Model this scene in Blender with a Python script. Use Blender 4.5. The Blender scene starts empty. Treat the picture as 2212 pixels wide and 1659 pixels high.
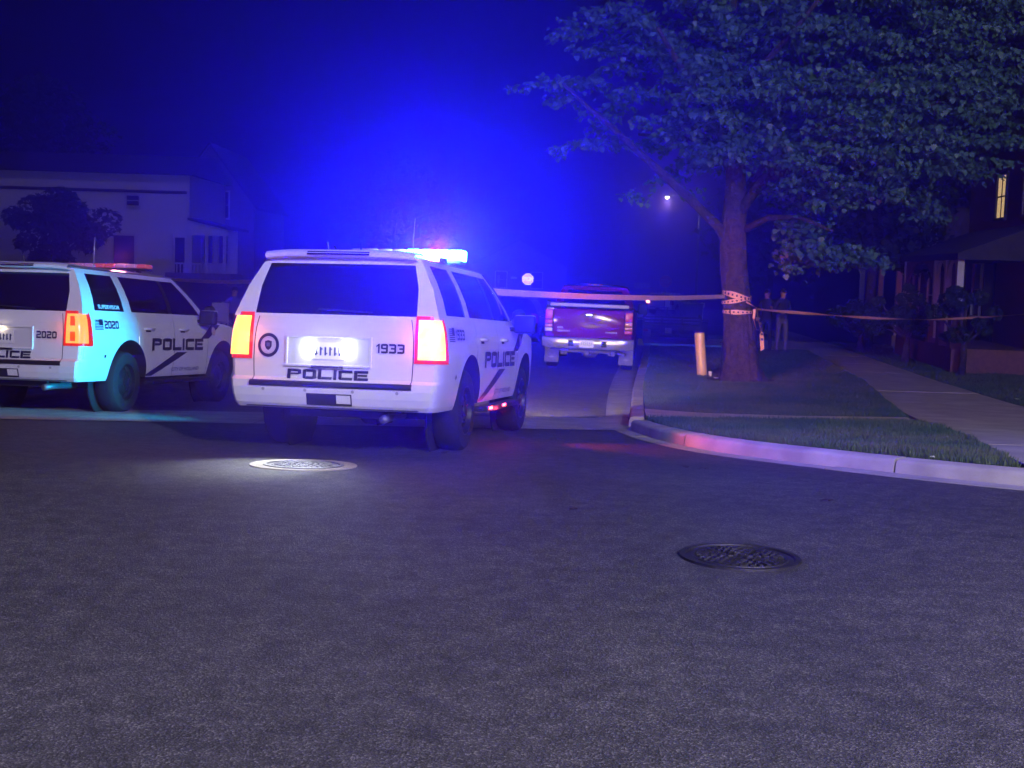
import bpy, bmesh, math, random
import numpy as np
from mathutils import Vector, Matrix, Euler

scene = bpy.context.scene
C = scene.collection
R = math.radians
PI = math.pi
rng = np.random.default_rng(7)
random.seed(7)

# ------------------------------------------------------------------ camera
CAM_H, PITCH, ROLL, F_PX, IW, IH = 1.5689, 0.0899, 0.0303, 2774.35, 2212.0, 1659.0
cam_data = bpy.data.cameras.new('camera')
cam_data.sensor_width = 36.0
cam_data.lens = F_PX / IW * 36.0
cam_data.clip_start = 0.05
cam_data.clip_end = 600.0
cam = bpy.data.objects.new('camera', cam_data)
C.objects.link(cam)
cam.matrix_world = Matrix.Translation((0, 0, CAM_H)) @ Matrix.Rotation(PI / 2 - PITCH, 4, 'X') @ Matrix.Rotation(ROLL, 4, 'Z')
scene.camera = cam

# ------------------------------------------------------------------ night sky and moonlight
SUN_DIR = Vector((0.20, -0.76, 0.62)).normalized()          # towards the light
sun_el = math.asin(SUN_DIR.z)
sun_az = math.atan2(SUN_DIR.x, SUN_DIR.y)
world = bpy.data.worlds.new('World')
scene.world = world
world.use_nodes = True
nt = world.node_tree
nt.nodes.clear()
sky = nt.nodes.new('ShaderNodeTexSky')
sky.sky_type = 'NISHITA'
sky.sun_disc = False
sky.sun_elevation = sun_el
sky.sun_rotation = sun_az
tint = nt.nodes.new('ShaderNodeMix')
tint.data_type = 'RGBA'
tint.blend_type = 'MULTIPLY'
tint.inputs['Factor'].default_value = 1.0
tint.inputs['B'].default_value = (0.30, 0.16, 1.0, 1)
bgn = nt.nodes.new('ShaderNodeBackground')
bgn.inputs['Strength'].default_value = 0.0012
outw = nt.nodes.new('ShaderNodeOutputWorld')
nt.links.new(sky.outputs['Color'], tint.inputs['A'])
nt.links.new(tint.outputs['Result'], bgn.inputs['Color'])
nt.links.new(bgn.outputs['Background'], outw.inputs['Surface'])

sun_data = bpy.data.lights.new('moonlight', 'SUN')
sun_data.energy = 0.30
sun_data.angle = R(2.5)
sun_data.color = (0.62, 0.54, 1.0)
sun = bpy.data.objects.new('moonlight', sun_data)
C.objects.link(sun)
sun.rotation_euler = SUN_DIR.to_track_quat('Z', 'Y').to_euler()

scene.view_settings.view_transform = 'Standard'
scene.view_settings.look = 'None'
scene.view_settings.exposure = 0.0
scene.view_settings.gamma = 1.0
scene.view_settings.use_curve_mapping = False
scene.render.engine = 'CYCLES'
scene.cycles.use_denoising = True
scene.cycles.use_adaptive_sampling = True
scene.cycles.adaptive_threshold = 0.03
scene.cycles.max_bounces = 6
scene.cycles.volume_bounces = 0
scene.cycles.diffuse_bounces = 2
scene.cycles.glossy_bounces = 3
scene.cycles.transmission_bounces = 4
scene.cycles.sample_clamp_indirect = 4.0
scene.cycles.caustics_reflective = False
scene.cycles.caustics_refractive = False


# ------------------------------------------------------------------ picture helpers
def _ramp(y, c, w):
    return np.logaddexp(0, (np.asarray(y, float) - c) / w) * w


def gz(x, y):
    """Height of the street surface: falls away from the crown, then runs on with a slight fall."""
    y = np.asarray(y, float)
    z = -0.054 * (_ramp(y, 8.57, 0.5) - _ramp(y, 20.8, 0.8)) - 0.013 * _ramp(y, 40.0, 2.0)
    rise = np.clip((-np.asarray(x, float) - 9.5) / 4.0, 0, 1) * np.clip((y - 42.0) / 12.0, 0, 1) * 1.35
    return z + rise


def gzf(x, y):
    return float(gz(x, y))


def ray(px, py):
    u, v = px - IW / 2, py - IH / 2
    cr, sr = math.cos(ROLL), math.sin(ROLL)
    u, v = u * cr + v * sr, -u * sr + v * cr
    a, b = 1.0, -v / F_PX
    cp, sp = math.cos(PITCH), math.sin(PITCH)
    return (u / F_PX, a * cp + b * sp, -a * sp + b * cp)


def at(px, py, Y):
    d = ray(px, py)
    t = Y / d[1]
    return Vector((t * d[0], Y, CAM_H + t * d[2]))


# ------------------------------------------------------------------ materials
MATS = {}


def mat(name, col, rough=0.6, metal=0.0, col2=None, nscale=6.0, bump=0.0, bscale=40.0, emit=None, estr=0.0,
        coat=0.0, spec=0.5, trans=0.0, detail=4.0, contrast=(0.35, 0.65)):
    if name in MATS:
        return MATS[name]
    m = bpy.data.materials.new(name)
    m.use_nodes = True
    t = m.node_tree
    b = t.nodes['Principled BSDF']
    b.inputs['Base Color'].default_value = (*col, 1)
    b.inputs['Roughness'].default_value = rough
    b.inputs['Metallic'].default_value = metal
    b.inputs['Specular IOR Level'].default_value = spec
    b.inputs['Coat Weight'].default_value = coat
    b.inputs['Coat Roughness'].default_value = 0.08
    b.inputs['Transmission Weight'].default_value = trans
    tc = t.nodes.new('ShaderNodeTexCoord')
    if col2 is not None:
        n = t.nodes.new('ShaderNodeTexNoise')
        n.inputs['Scale'].default_value = nscale
        n.inputs['Detail'].default_value = detail
        r = t.nodes.new('ShaderNodeValToRGB')
        r.color_ramp.elements[0].position = contrast[0]
        r.color_ramp.elements[1].position = contrast[1]
        r.color_ramp.elements[0].color = (*col, 1)
        r.color_ramp.elements[1].color = (*col2, 1)
        t.links.new(tc.outputs['Object'], n.inputs['Vector'])
        t.links.new(n.outputs['Fac'], r.inputs['Fac'])
        t.links.new(r.outputs['Color'], b.inputs['Base Color'])
    if bump > 0:
        n2 = t.nodes.new('ShaderNodeTexNoise')
        n2.inputs['Scale'].default_value = bscale
        n2.inputs['Detail'].default_value = 5
        bp = t.nodes.new('ShaderNodeBump')
        bp.inputs['Strength'].default_value = bump
        bp.inputs['Distance'].default_value = 0.02
        t.links.new(tc.outputs['Object'], n2.inputs['Vector'])
        t.links.new(n2.outputs['Fac'], bp.inputs['Height'])
        t.links.new(bp.outputs['Normal'], b.inputs['Normal'])
    if emit is not None:
        b.inputs['Emission Color'].default_value = (*emit, 1)
        b.inputs['Emission Strength'].default_value = estr
    MATS[name] = m
    return m


def asphalt(name, c1, c2, speck):
    m = bpy.data.materials.new(name)
    m.use_nodes = True
    t = m.node_tree
    b = t.nodes['Principled BSDF']
    b.inputs['Roughness'].default_value = 0.72
    b.inputs['Specular IOR Level'].default_value = 0.45
    tc = t.nodes.new('ShaderNodeTexCoord')

    def noise(s, d=6):
        n = t.nodes.new('ShaderNodeTexNoise')
        n.inputs['Scale'].default_value = s
        n.inputs['Detail'].default_value = d
        t.links.new(tc.outputs['Object'], n.inputs['Vector'])
        return n
    big = noise(0.55, 5)
    r1 = t.nodes.new('ShaderNodeValToRGB')
    r1.color_ramp.elements[0].position, r1.color_ramp.elements[1].position = 0.30, 0.72
    r1.color_ramp.elements[0].color = (*c1, 1)
    r1.color_ramp.elements[1].color = (*c2, 1)
    t.links.new(big.outputs['Fac'], r1.inputs['Fac'])
    # stones of the wearing course
    vor = t.nodes.new('ShaderNodeTexVoronoi')
    vor.inputs['Scale'].default_value = 125.0
    t.links.new(tc.outputs['Object'], vor.inputs['Vector'])
    sep = t.nodes.new('ShaderNodeSeparateColor')
    t.links.new(vor.outputs['Color'], sep.inputs['Color'])
    r2 = t.nodes.new('ShaderNodeValToRGB')
    r2.color_ramp.interpolation = 'LINEAR'
    e = r2.color_ramp.elements
    e[0].position, e[0].color = 0.0, (0.55, 0.55, 0.55, 1)
    e[1].position, e[1].color = 0.72, (1.0, 1.0, 1.0, 1)
    k = e.new(0.86)
    k.color = (1.55, 1.5, 1.45, 1)
    k = e.new(0.97)
    k.color = (speck, speck, speck * 0.95, 1)
    t.links.new(sep.outputs['Red'], r2.inputs['Fac'])
    mul = t.nodes.new('ShaderNodeMix')
    mul.data_type = 'RGBA'
    mul.blend_type = 'MULTIPLY'
    mul.inputs['Factor'].default_value = 1.0
    t.links.new(r1.outputs['Color'], mul.inputs['A'])
    t.links.new(r2.outputs['Color'], mul.inputs['B'])
    # worn mottling, a few centimetres across
    mid = noise(7.0, 8)
    r3 = t.nodes.new('ShaderNodeValToRGB')
    r3.color_ramp.elements[0].position, r3.color_ramp.elements[1].position = 0.36, 0.66
    r3.color_ramp.elements[0].color = (0.72, 0.72, 0.72, 1)
    r3.color_ramp.elements[1].color = (1.2, 1.18, 1.15, 1)
    t.links.new(mid.outputs['Fac'], r3.inputs['Fac'])
    mul2 = t.nodes.new('ShaderNodeMix')
    mul2.data_type = 'RGBA'
    mul2.blend_type = 'MULTIPLY'
    mul2.inputs['Factor'].default_value = 1.0
    t.links.new(mul.outputs['Result'], mul2.inputs['A'])
    t.links.new(r3.outputs['Color'], mul2.inputs['B'])
    def dark_lines(scale, warp, w0, w1, depth, src):
        wn = noise(1.7, 4)
        vm = t.nodes.new('ShaderNodeVectorMath')
        vm.operation = 'MULTIPLY_ADD'
        vm.inputs[1].default_value = (warp, warp, warp)
        t.links.new(wn.outputs['Color'], vm.inputs[0])
        t.links.new(tc.outputs['Object'], vm.inputs[2])
        ve = t.nodes.new('ShaderNodeTexVoronoi')
        ve.feature = 'DISTANCE_TO_EDGE'
        ve.inputs['Scale'].default_value = scale
        t.links.new(vm.outputs['Vector'], ve.inputs['Vector'])
        rr_ = t.nodes.new('ShaderNodeValToRGB')
        rr_.color_ramp.elements[0].position, rr_.color_ramp.elements[1].position = w0, w1
        rr_.color_ramp.elements[0].color = (depth, depth, depth, 1)
        rr_.color_ramp.elements[1].color = (1, 1, 1, 1)
        t.links.new(ve.outputs['Distance'], rr_.inputs['Fac'])
        mx = t.nodes.new('ShaderNodeMix')
        mx.data_type = 'RGBA'
        mx.blend_type = 'MULTIPLY'
        mx.inputs['Factor'].default_value = 1.0
        t.links.new(src, mx.inputs['A'])
        t.links.new(rr_.outputs['Color'], mx.inputs['B'])
        return mx.outputs['Result']
    c_out = dark_lines(0.21, 0.9, 0.0010, 0.0035, 0.80, mul2.outputs['Result'])
    st_n = noise(1.6, 3)
    st_r = t.nodes.new('ShaderNodeValToRGB')
    st_r.color_ramp.elements[0].position, st_r.color_ramp.elements[1].position = 0.60, 0.74
    st_r.color_ramp.elements[0].color = (1, 1, 1, 1)
    st_r.color_ramp.elements[1].color = (0.72, 0.72, 0.73, 1)
    t.links.new(st_n.outputs['Fac'], st_r.inputs['Fac'])
    st_m = t.nodes.new('ShaderNodeMix')
    st_m.data_type = 'RGBA'
    st_m.blend_type = 'MULTIPLY'
    st_m.inputs['Factor'].default_value = 1.0
    t.links.new(c_out, st_m.inputs['A'])
    t.links.new(st_r.outputs['Color'], st_m.inputs['B'])
    t.links.new(st_m.outputs['Result'], b.inputs['Base Color'])
    bp = t.nodes.new('ShaderNodeBump')
    bp.inputs['Strength'].default_value = 0.75
    bp.inputs['Distance'].default_value = 0.006
    fine = noise(60, 6)
    add = t.nodes.new('ShaderNodeMath')
    add.operation = 'ADD'
    t.links.new(vor.outputs['Distance'], add.inputs[0])
    t.links.new(fine.outputs['Fac'], add.inputs[1])
    t.links.new(add.outputs['Value'], bp.inputs['Height'])
    t.links.new(bp.outputs['Normal'], b.inputs['Normal'])
    return m


M_ASPH = asphalt('asphalt', (0.054, 0.053, 0.058), (0.086, 0.084, 0.092), 2.3)
M_ASPH2 = asphalt('asphalt_side', (0.11, 0.10, 0.10), (0.16, 0.145, 0.14), 2.0)
M_CONC = mat('concrete', (0.30, 0.28, 0.25), 0.85, col2=(0.42, 0.39, 0.35), nscale=3.0, bump=0.35, bscale=60, detail=8)
M_KERB = mat('kerb_concrete', (0.34, 0.305, 0.25), 0.85, col2=(0.52, 0.475, 0.40), nscale=2.2, bump=0.3, bscale=70, detail=9)
M_PAVE = mat('paving_concrete', (0.40, 0.36, 0.275), 0.9, col2=(0.54, 0.485, 0.375), nscale=2.0, bump=0.3, bscale=60, detail=9)
M_SOIL = mat('lawn_soil', (0.030, 0.038, 0.016), 0.95, col2=(0.055, 0.05, 0.03), nscale=1.3, bump=0.8, bscale=30)
M_WHITE = mat('white_paint', (0.78, 0.78, 0.80), 0.32, coat=0.6, col2=(0.72, 0.72, 0.74), nscale=1.5, bump=0.0)
M_GLASS = mat('tinted_glass', (0.004, 0.004, 0.006), 0.06, spec=0.6, coat=0.2)
M_BLACK = mat('black_plastic', (0.012, 0.012, 0.013), 0.55)
M_TYRE = mat('tyre_rubber', (0.010, 0.010, 0.010), 0.9, col2=(0.016, 0.016, 0.016), nscale=12, bump=0.3, bscale=60)
M_RIM = mat('black_steel_wheel', (0.022, 0.022, 0.024), 0.38, metal=0.4)
M_CHROME = mat('chrome', (0.75, 0.75, 0.76), 0.16, metal=1.0)
M_NAVY = mat('navy_decal', (0.010, 0.012, 0.045), 0.4)
M_DECALW = mat('white_decal', (0.75, 0.75, 0.75), 0.45)
M_GREY = mat('grey_metal', (0.20, 0.20, 0.21), 0.5, metal=0.6)
M_PLATE = mat('plate_white', (0.75, 0.75, 0.74), 0.4)
M_UNDER = mat('underbody', (0.012, 0.012, 0.012), 0.9)
M_TAIL = mat('lit_tail_lamp', (0.5, 0.02, 0.01), 0.2, emit=(1.0, 0.30, 0.10), estr=6.0)
M_TAILR = mat('red_lens', (0.35, 0.005, 0.005), 0.15, coat=0.5)
M_TAILRIM = mat('red_lens_edge', (0.30, 0.003, 0.004), 0.2, emit=(1.0, 0.04, 0.02), estr=0.8)
M_ARROW = mat('white_led', (0.9, 0.9, 0.9), 0.3, emit=(0.80, 0.92, 1.0), estr=40.0)


# ------------------------------------------------------------------ mesh building
class MB:
    def __init__(self):
        self.v, self.f, self.m = [], [], []

    def add(self, verts, faces, mi=0):
        o = len(self.v)
        self.v += [tuple(p) for p in verts]
        self.f += [tuple(i + o for i in f) for f in faces]
        self.m += [mi] * len(faces)

    def box(self, c, s, rot=None, mi=0, taper=1.0):
        hx, hy, hz = s[0] / 2, s[1] / 2, s[2] / 2
        P = []
        for dz in (-1, 1):
            k = taper if dz > 0 else 1.0
            for dx, dy in ((-1, -1), (1, -1), (1, 1), (-1, 1)):
                P.append(Vector((dx * hx * k, dy * hy * k, dz * hz)))
        if rot is not None:
            e = Euler(rot).to_matrix()
            P = [e @ p for p in P]
        P = [(p.x + c[0], p.y + c[1], p.z + c[2]) for p in P]
        self.add(P, [(3, 2, 1, 0), (4, 5, 6, 7), (0, 1, 5, 4), (1, 2, 6, 5), (2, 3, 7, 6), (3, 0, 4, 7)], mi)
        return self

    def tube(self, pts, rad, n=10, mi=0, cap=True, wob=0.0):
        pts = [Vector(p) for p in pts]
        if not hasattr(rad, '__len__'):
            rad = [rad] * len(pts)
        rings = []
        up = Vector((0.13, 0.21, 0.97))
        for i, p in enumerate(pts):
            d = (pts[min(i + 1, len(pts) - 1)] - pts[max(i - 1, 0)]).normalized()
            a = d.cross(up)
            if a.length < 1e-3:
                a = d.cross(Vector((1, 0, 0)))
            a.normalize()
            b = d.cross(a)
            ring = []
            for k in range(n):
                w = 1 + wob * (random.random() - 0.5)
                th = 2 * PI * k / n
                ring.append(p + (a * math.cos(th) + b * math.sin(th)) * rad[i] * w)
            rings.append(ring)
        vv = [q for r in rings for q in r]
        ff = []
        for i in range(len(pts) - 1):
            for k in range(n):
                k2 = (k + 1) % n
                ff.append((i * n + k, i * n + k2, (i + 1) * n + k2, (i + 1) * n + k))
        if cap:
            ff.append(tuple(range(n))[::-1])
            ff.append(tuple((len(pts) - 1) * n + k for k in range(n)))
        self.add(vv, ff, mi)
        return self

    def lathe(self, prof, n=24, axis='Y', c=(0, 0, 0), mi=0, close=False):
        vv, ff = [], []
        for r, h in prof:
            for k in range(n):
                th = 2 * PI * k / n
                a, b = r * math.cos(th), r * math.sin(th)
                if axis == 'Y':
                    p = (c[0] + a, c[1] + h, c[2] + b)
                elif axis == 'X':
                    p = (c[0] + h, c[1] + a, c[2] + b)
                else:
                    p = (c[0] + a, c[1] + b, c[2] + h)
                vv.append(p)
        for i in range(len(prof) - 1):
            for k in range(n):
                k2 = (k + 1) % n
                ff.append((i * n + k, i * n + k2, (i + 1) * n + k2, (i + 1) * n + k))
        if close:
            ff.append(tuple(range(n)))
            ff.append(tuple((len(prof) - 1) * n + k for k in range(n))[::-1])
        self.add(vv, ff, mi)
        return self

    def grid(self, fn, us, vs, mi=0):
        vv = [fn(u, v) for u in us for v in vs]
        nv = len(vs)
        ff = [(i * nv + j, i * nv + j + 1, (i + 1) * nv + j + 1, (i + 1) * nv + j)
              for i in range(len(us) - 1) for j in range(nv - 1)]
        self.add(vv, ff, mi)
        return self

    def prism(self, poly, z0, z1, mi=0):
        n = len(poly)
        vv = [(p[0], p[1], z0) for p in poly] + [(p[0], p[1], z1) for p in poly]
        ff = [tuple(range(n))[::-1], tuple(range(n, 2 * n))]
        ff += [(i, (i + 1) % n, n + (i + 1) % n, n + i) for i in range(n)]
        self.add(vv, ff, mi)
        return self

    def build(self, name, mats, parent=None, smooth=False, bevel=0.0, recalc=False):
        me = bpy.data.meshes.new(name)
        me.from_pydata(self.v, [], self.f)
        if not isinstance(mats, (list, tuple)):
            mats = [mats]
        for m in mats:
            me.materials.append(m)
        if len(mats) > 1:
            me.polygons.foreach_set('material_index', self.m)
        if bevel > 0 or recalc:
            bm = bmesh.new()
            bm.from_mesh(me)
            if recalc:
                bmesh.ops.recalc_face_normals(bm, faces=bm.faces)
            if bevel > 0:
                ed = [e for e in bm.edges if len(e.link_faces) == 2 and e.calc_face_angle(0) > 0.6]
                bmesh.ops.bevel(bm, geom=ed, offset=bevel, segments=2, affect='EDGES', profile=0.6)
            bm.to_mesh(me)
            bm.free()
        if smooth:
            me.polygons.foreach_set('use_smooth', [True] * len(me.polygons))
            if smooth == 'auto':
                me.set_sharp_from_angle(angle=R(38))
        o = bpy.data.objects.new(name, me)
        C.objects.link(o)
        if parent is not None:
            o.parent = parent
        return o


def thing(name, label, cat, loc=(0, 0, 0), rot=(0, 0, 0), group=None):
    o = bpy.data.objects.new(name, None)
    o.empty_display_size = 0.2
    C.objects.link(o)
    o.location = loc
    o.rotation_euler = rot
    o['label'] = label
    o['category'] = cat
    if group:
        o['group'] = group
    return o


def tag(o, label=None, cat=None, group=None, kind=None):
    for k, v in (('label', label), ('category', cat), ('group', group), ('kind', kind)):
        if v:
            o[k] = v
    return o


def structure(name, label=None):
    o = bpy.data.objects.new(name, None)
    C.objects.link(o)
    o['kind'] = 'structure'
    return o


def lamp(name, kind, loc, energy, col, parent=None, radius=0.05, target=None, size=60, blend=0.5):
    d = bpy.data.lights.new(name, kind)
    d.energy = energy
    d.color = col
    d.shadow_soft_size = radius
    if kind == 'SPOT':
        d.spot_size = R(size)
        d.spot_blend = blend
    o = bpy.data.objects.new(name, d)
    C.objects.link(o)
    o.location = loc
    if target is not None:
        o.rotation_euler = (Vector(target) - Vector(loc)).to_track_quat('-Z', 'Y').to_euler()
    if parent is not None:
        o.parent = parent
    return o


_DG = None


def text_tris(s, bold=0.0):
    """Flat lettering as vertices in a unit box and faces."""
    cu = bpy.data.curves.new('lettering', 'FONT')
    cu.body = s
    cu.offset = bold
    cu.resolution_u = 3
    cu.fill_mode = 'FRONT'
    o = bpy.data.objects.new('lettering', cu)
    C.objects.link(o)
    dg = bpy.context.evaluated_depsgraph_get()
    me = bpy.data.meshes.new_from_object(o.evaluated_get(dg))
    vs = np.array([v.co[:] for v in me.vertices])
    fs = [tuple(p.vertices) for p in me.polygons]
    bpy.data.objects.remove(o)
    bpy.data.curves.remove(cu)
    bpy.data.meshes.remove(me)
    vs = vs[:, :2]
    vs = (vs - vs.min(0)) / (vs.max(0) - vs.min(0))
    return vs, fs


def block_text(s, st=0.20, gap=0.16, aspect=1.25):
    """Wide squared capitals and figures; strokes butt against each other with cut corners."""
    V, F = [], []
    x = 0.0
    c = 0.09

    def poly(p):
        F.append(tuple(range(len(V), len(V) + len(p))))
        V.extend((x + a * w, b) for a, b in p)
    for ch in s:
        w = aspect
        if ch in 'I':
            w = aspect * 0.22
            poly([(0, 0), (1, 0), (1, 1), (0, 1)])
            x += w + gap
            continue
        if ch == ' ':
            x += 0.5
            continue
        if ch == '1':
            w = aspect * 0.5
            poly([(0.55, 0), (1, 0), (1, 1), (0.70, 1), (0, 0.78), (0, 0.62), (0.55, 0.74)])
            x += w + gap
            continue
        sx = st / aspect * 1.15
        cx = c / aspect
        L = {'P': 'LtmR', 'O': 'LtbA', 'L': 'Lb', 'C': 'Ltb', 'E': 'Ltbm', '9': 'Gtmab', '3': 'tmbA', '2': 'tRmlb', '0': 'LtbA'}[ch]
        left = 0.0
        if 'L' in L:
            poly([(0, cx if ch in 'OC0' else 0), (sx, 0), (sx, 1), (0, 1 - (c if ch in 'OC0' else 0))])
            left = sx
        rt = 1 - sx
        if 'A' in L or 'a' in L:
            poly([(rt, 0), (1, c), (1, 1 - c), (rt, 1)])
        elif 'R' in L:
            poly([(rt, 0.42), (1, 0.42 + c), (1, 1 - c), (rt, 1)])
        else:
            rt = 1.0
        if 'G' in L:
            poly([(0, 0.42 + c), (sx, 0.42), (sx, 1), (0, 1 - c)])
            left = sx
        if 'l' in L:
            poly([(0, 0), (sx, 0), (sx, 0.60), (0, 0.60 - c)])
            left = sx
        if ch == '2':
            poly([(0, 1 - st), (rt, 1 - st), (rt, 1), (0, 1)])
            poly([(sx, 0.40), (rt, 0.42), (rt, 0.60), (sx, 0.60)])
            poly([(sx, 0), (1, 0), (1, st), (sx, st)])
            x += w + gap
            continue
        if 't' in L:
            poly([(left, 1 - st), (rt, 1 - st), (rt, 1), (left, 1)])
        if 'b' in L:
            lo = 0.0 if ch != '9' else 0.05
            poly([(left if ch != '9' else 0.05, 0), (rt, 0), (rt, st), (left if ch != '9' else 0.05, st)])
        if 'm' in L:
            poly([(left if ch != '3' else 0.25, 0.42), (rt if ch != 'E' else 0.92, 0.42), (rt if ch != 'E' else 0.92, 0.60), (left if ch != '3' else 0.25, 0.60)])
        x += w + gap
    vs = np.array(V)
    vs[:, 0] /= vs[:, 0].max()
    return vs, F


# ------------------------------------------------------------------ ground
Y_CUTS = [7, 7.5, 8, 8.5, 9, 9.5, 10, 11, 12, 14, 16, 18, 19, 19.8, 20.4, 21, 21.6, 22.4, 24, 28, 34, 37, 39, 41, 43, 46, 50, 54, 60, 80]
X_CUTS = [-13.5, -11.5, -9.5]


def sheet(name, poly, off, m, parent=None, kind=None, drop=None, cuts=True):
    bm = bmesh.new()
    bm.faces.new([bm.verts.new((x, y, 0)) for x, y in poly])
    if cuts:
        for yc in Y_CUTS:
            g = bm.verts[:] + bm.edges[:] + bm.faces[:]
            bmesh.ops.bisect_plane(bm, geom=g, plane_co=(0, yc, 0), plane_no=(0, 1, 0))
        if min(p[0] for p in poly) < -9:
            for xc in X_CUTS:
                g = bm.verts[:] + bm.edges[:] + bm.faces[:]
                bmesh.ops.bisect_plane(bm, geom=g, plane_co=(xc, 0, 0), plane_no=(1, 0, 0))
    for v in bm.verts:
        v.co.z = gzf(v.co.x, v.co.y) + off
    bmesh.ops.recalc_face_normals(bm, faces=bm.faces)
    if sum(f.normal.z for f in bm.faces) < 0:
        bmesh.ops.reverse_faces(bm, faces=bm.faces)
    if drop:
        top = bm.faces[:]
        r = bmesh.ops.extrude_face_region(bm, geom=top)
        for v in [g for g in r['geom'] if isinstance(g, bmesh.types.BMVert)]:
            pass
        low = [e for e in r['geom'] if isinstance(e, bmesh.types.BMVert)]
        lows = set(low)
        for v in bm.verts:
            if v not in lows:
                v.co.z -= drop
    bmesh.ops.triangulate(bm, faces=[f for f in bm.faces if len(f.verts) > 4])
    me = bpy.data.meshes.new(name)
    bm.to_mesh(me)
    bm.free()
    me.materials.append(m)
    o = bpy.data.objects.new(name, me)
    C.objects.link(o)
    if parent:
        o.parent = parent
    if kind:
        o['kind'] = kind
    return o


sheet('road', [(-48, -10), (48, -10), (48, 112), (-48, 112)], 0.0, M_ASPH, kind='structure')

# side street: its own, paler wearing course, beyond the concrete valley gutter
SIDE_R = [(1.36, 18.6), (1.76, 23.37), (2.03, 26.0), (2.66, 31.4), (3.35, 38.0), (8.2, 84.0), (10.9, 111.0)]
sheet('side_street', [(-9.2, 16.0), (1.3, 18.02)] + SIDE_R + [(2.4, 111.0), (-1.5, 70), (-6.3, 24.0), (-7.5, 19.5), (-9.3, 17.6)],
      0.004, M_ASPH2, kind='structure')

# concrete valley gutter across the mouth of the side street
vg = structure('valley_gutter')
for i in range(5):
    x0, x1 = -9.5 + i * 2.16, -9.5 + (i + 1) * 2.16 - 0.012
    lo = lambda x: 13.95 + (x + 9.0) * 0.165
    hi = lambda x: 15.9 + (x + 9.0) * 0.205
    sheet('gutter_slab', [(x0, lo(x0)), (x1, lo(x1)), (x1, hi(x1)), (x0, hi(x0))], 0.010, M_CONC, vg)

# gutter pan and kerb on the right of the side street
S_LINE = [(1.50, 16.3), (1.63, 17.64), (2.17, 23.15), (2.49, 25.94), (2.92, 29.59), (3.9, 38.4), (8.9, 84.0), (11.8, 111.0)]


def lerp_line(L, y):
    for (x0, y0), (x1, y1) in zip(L, L[1:]):
        if y0 <= y <= y1:
            return x0 + (x1 - x0) * (y - y0) / (y1 - y0)
    return L[-1][0] if y > L[-1][1] else L[0][0]


gp = structure('gutter_pan')
ys = [18.35, 21.3, 23.9, 26.6, 29.4, 32.4, 35.5, 38.6, 42, 46, 51, 58, 70, 90]
for y0, y1 in zip(ys, ys[1:]):
    y1 -= 0.02
    sheet('gutter_slab', [(lerp_line(SIDE_R, y0), y0), (lerp_line(S_LINE, y0), y0), (lerp_line(S_LINE, y1), y1), (lerp_line(SIDE_R, y1), y1)],
          0.012, M_CONC, gp)
sheet('gutter_slab', [(1.16, 15.72), (1.40, 15.55), (1.56, 16.0), (1.63, 17.64), (1.66, 18.2), (1.28, 18.3), (1.12, 17.6), (1.06, 16.5)], 0.016, M_CONC, gp)


def resample(L, step):
    out = [Vector((*L[0], 0))]
    for a, b in zip(L, L[1:]):
        a, b = Vector((*a, 0)), Vector((*b, 0))
        n = max(1, int((b - a).length / step))
        for k in range(1, n + 1):
            out.append(a.lerp(b, k / n))
    return out


def smooth_line(L, it=2):
    for _ in range(it):
        N = [L[0]]
        for a, b in zip(L, L[1:]):
            N.append((a[0] * .75 + b[0] * .25, a[1] * .75 + b[1] * .25))
            N.append((a[0] * .25 + b[0] * .75, a[1] * .25 + b[1] * .75))
        N.append(L[-1])
        L = N
    return L


def kerb_run(parent, L, seg, prof, side=1, name='kerb_stone', m=M_KERB, gap=0.022):
    P = resample(L, 0.25)
    d = [0.0]
    for a, b in zip(P, P[1:]):
        d.append(d[-1] + (b - a).length)
    s = 0.0
    while s < d[-1] - 0.2:
        e = min(d[-1], s + seg * random.uniform(0.85, 1.15))
        stations = [s + gap / 2] + [x for x in d if s + 0.05 < x < e - 0.05] + [e - gap / 2]
        mb = MB()
        rows = []
        jz = random.uniform(-0.006, 0.006)
        for st in stations:
            i = max(0, min(len(P) - 2, next((k for k in range(len(d)) if d[k] > st), len(d) - 1) - 1))
            t = (st - d[i]) / max(1e-6, d[i + 1] - d[i])
            p = P[i].lerp(P[i + 1], t)
            tg = (P[min(i + 2, len(P) - 1)] - P[max(i - 1, 0)]).normalized()
            nrm = Vector((tg.y, -tg.x, 0)) * side
            g = gzf(p.x, p.y)
            rows.append([(p.x + nrm.x * a, p.y + nrm.y * a, g + z + jz) for a, z in prof])
        n = len(prof)
        vv = [q for r_ in rows for q in r_]
        ff = []
        for i in range(len(rows) - 1):
            for k in range(n - 1):
                ff.append((i * n + k, i * n + k + 1, (i + 1) * n + k + 1, (i + 1) * n + k))
        ff.append(tuple(range(n)))
        ff.append(tuple((len(rows) - 1) * n + k for k in range(n))[::-1])
        mb.add(vv, ff)
        mb.build(name, m, parent, smooth='auto', recalc=True)
        s = e


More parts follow.
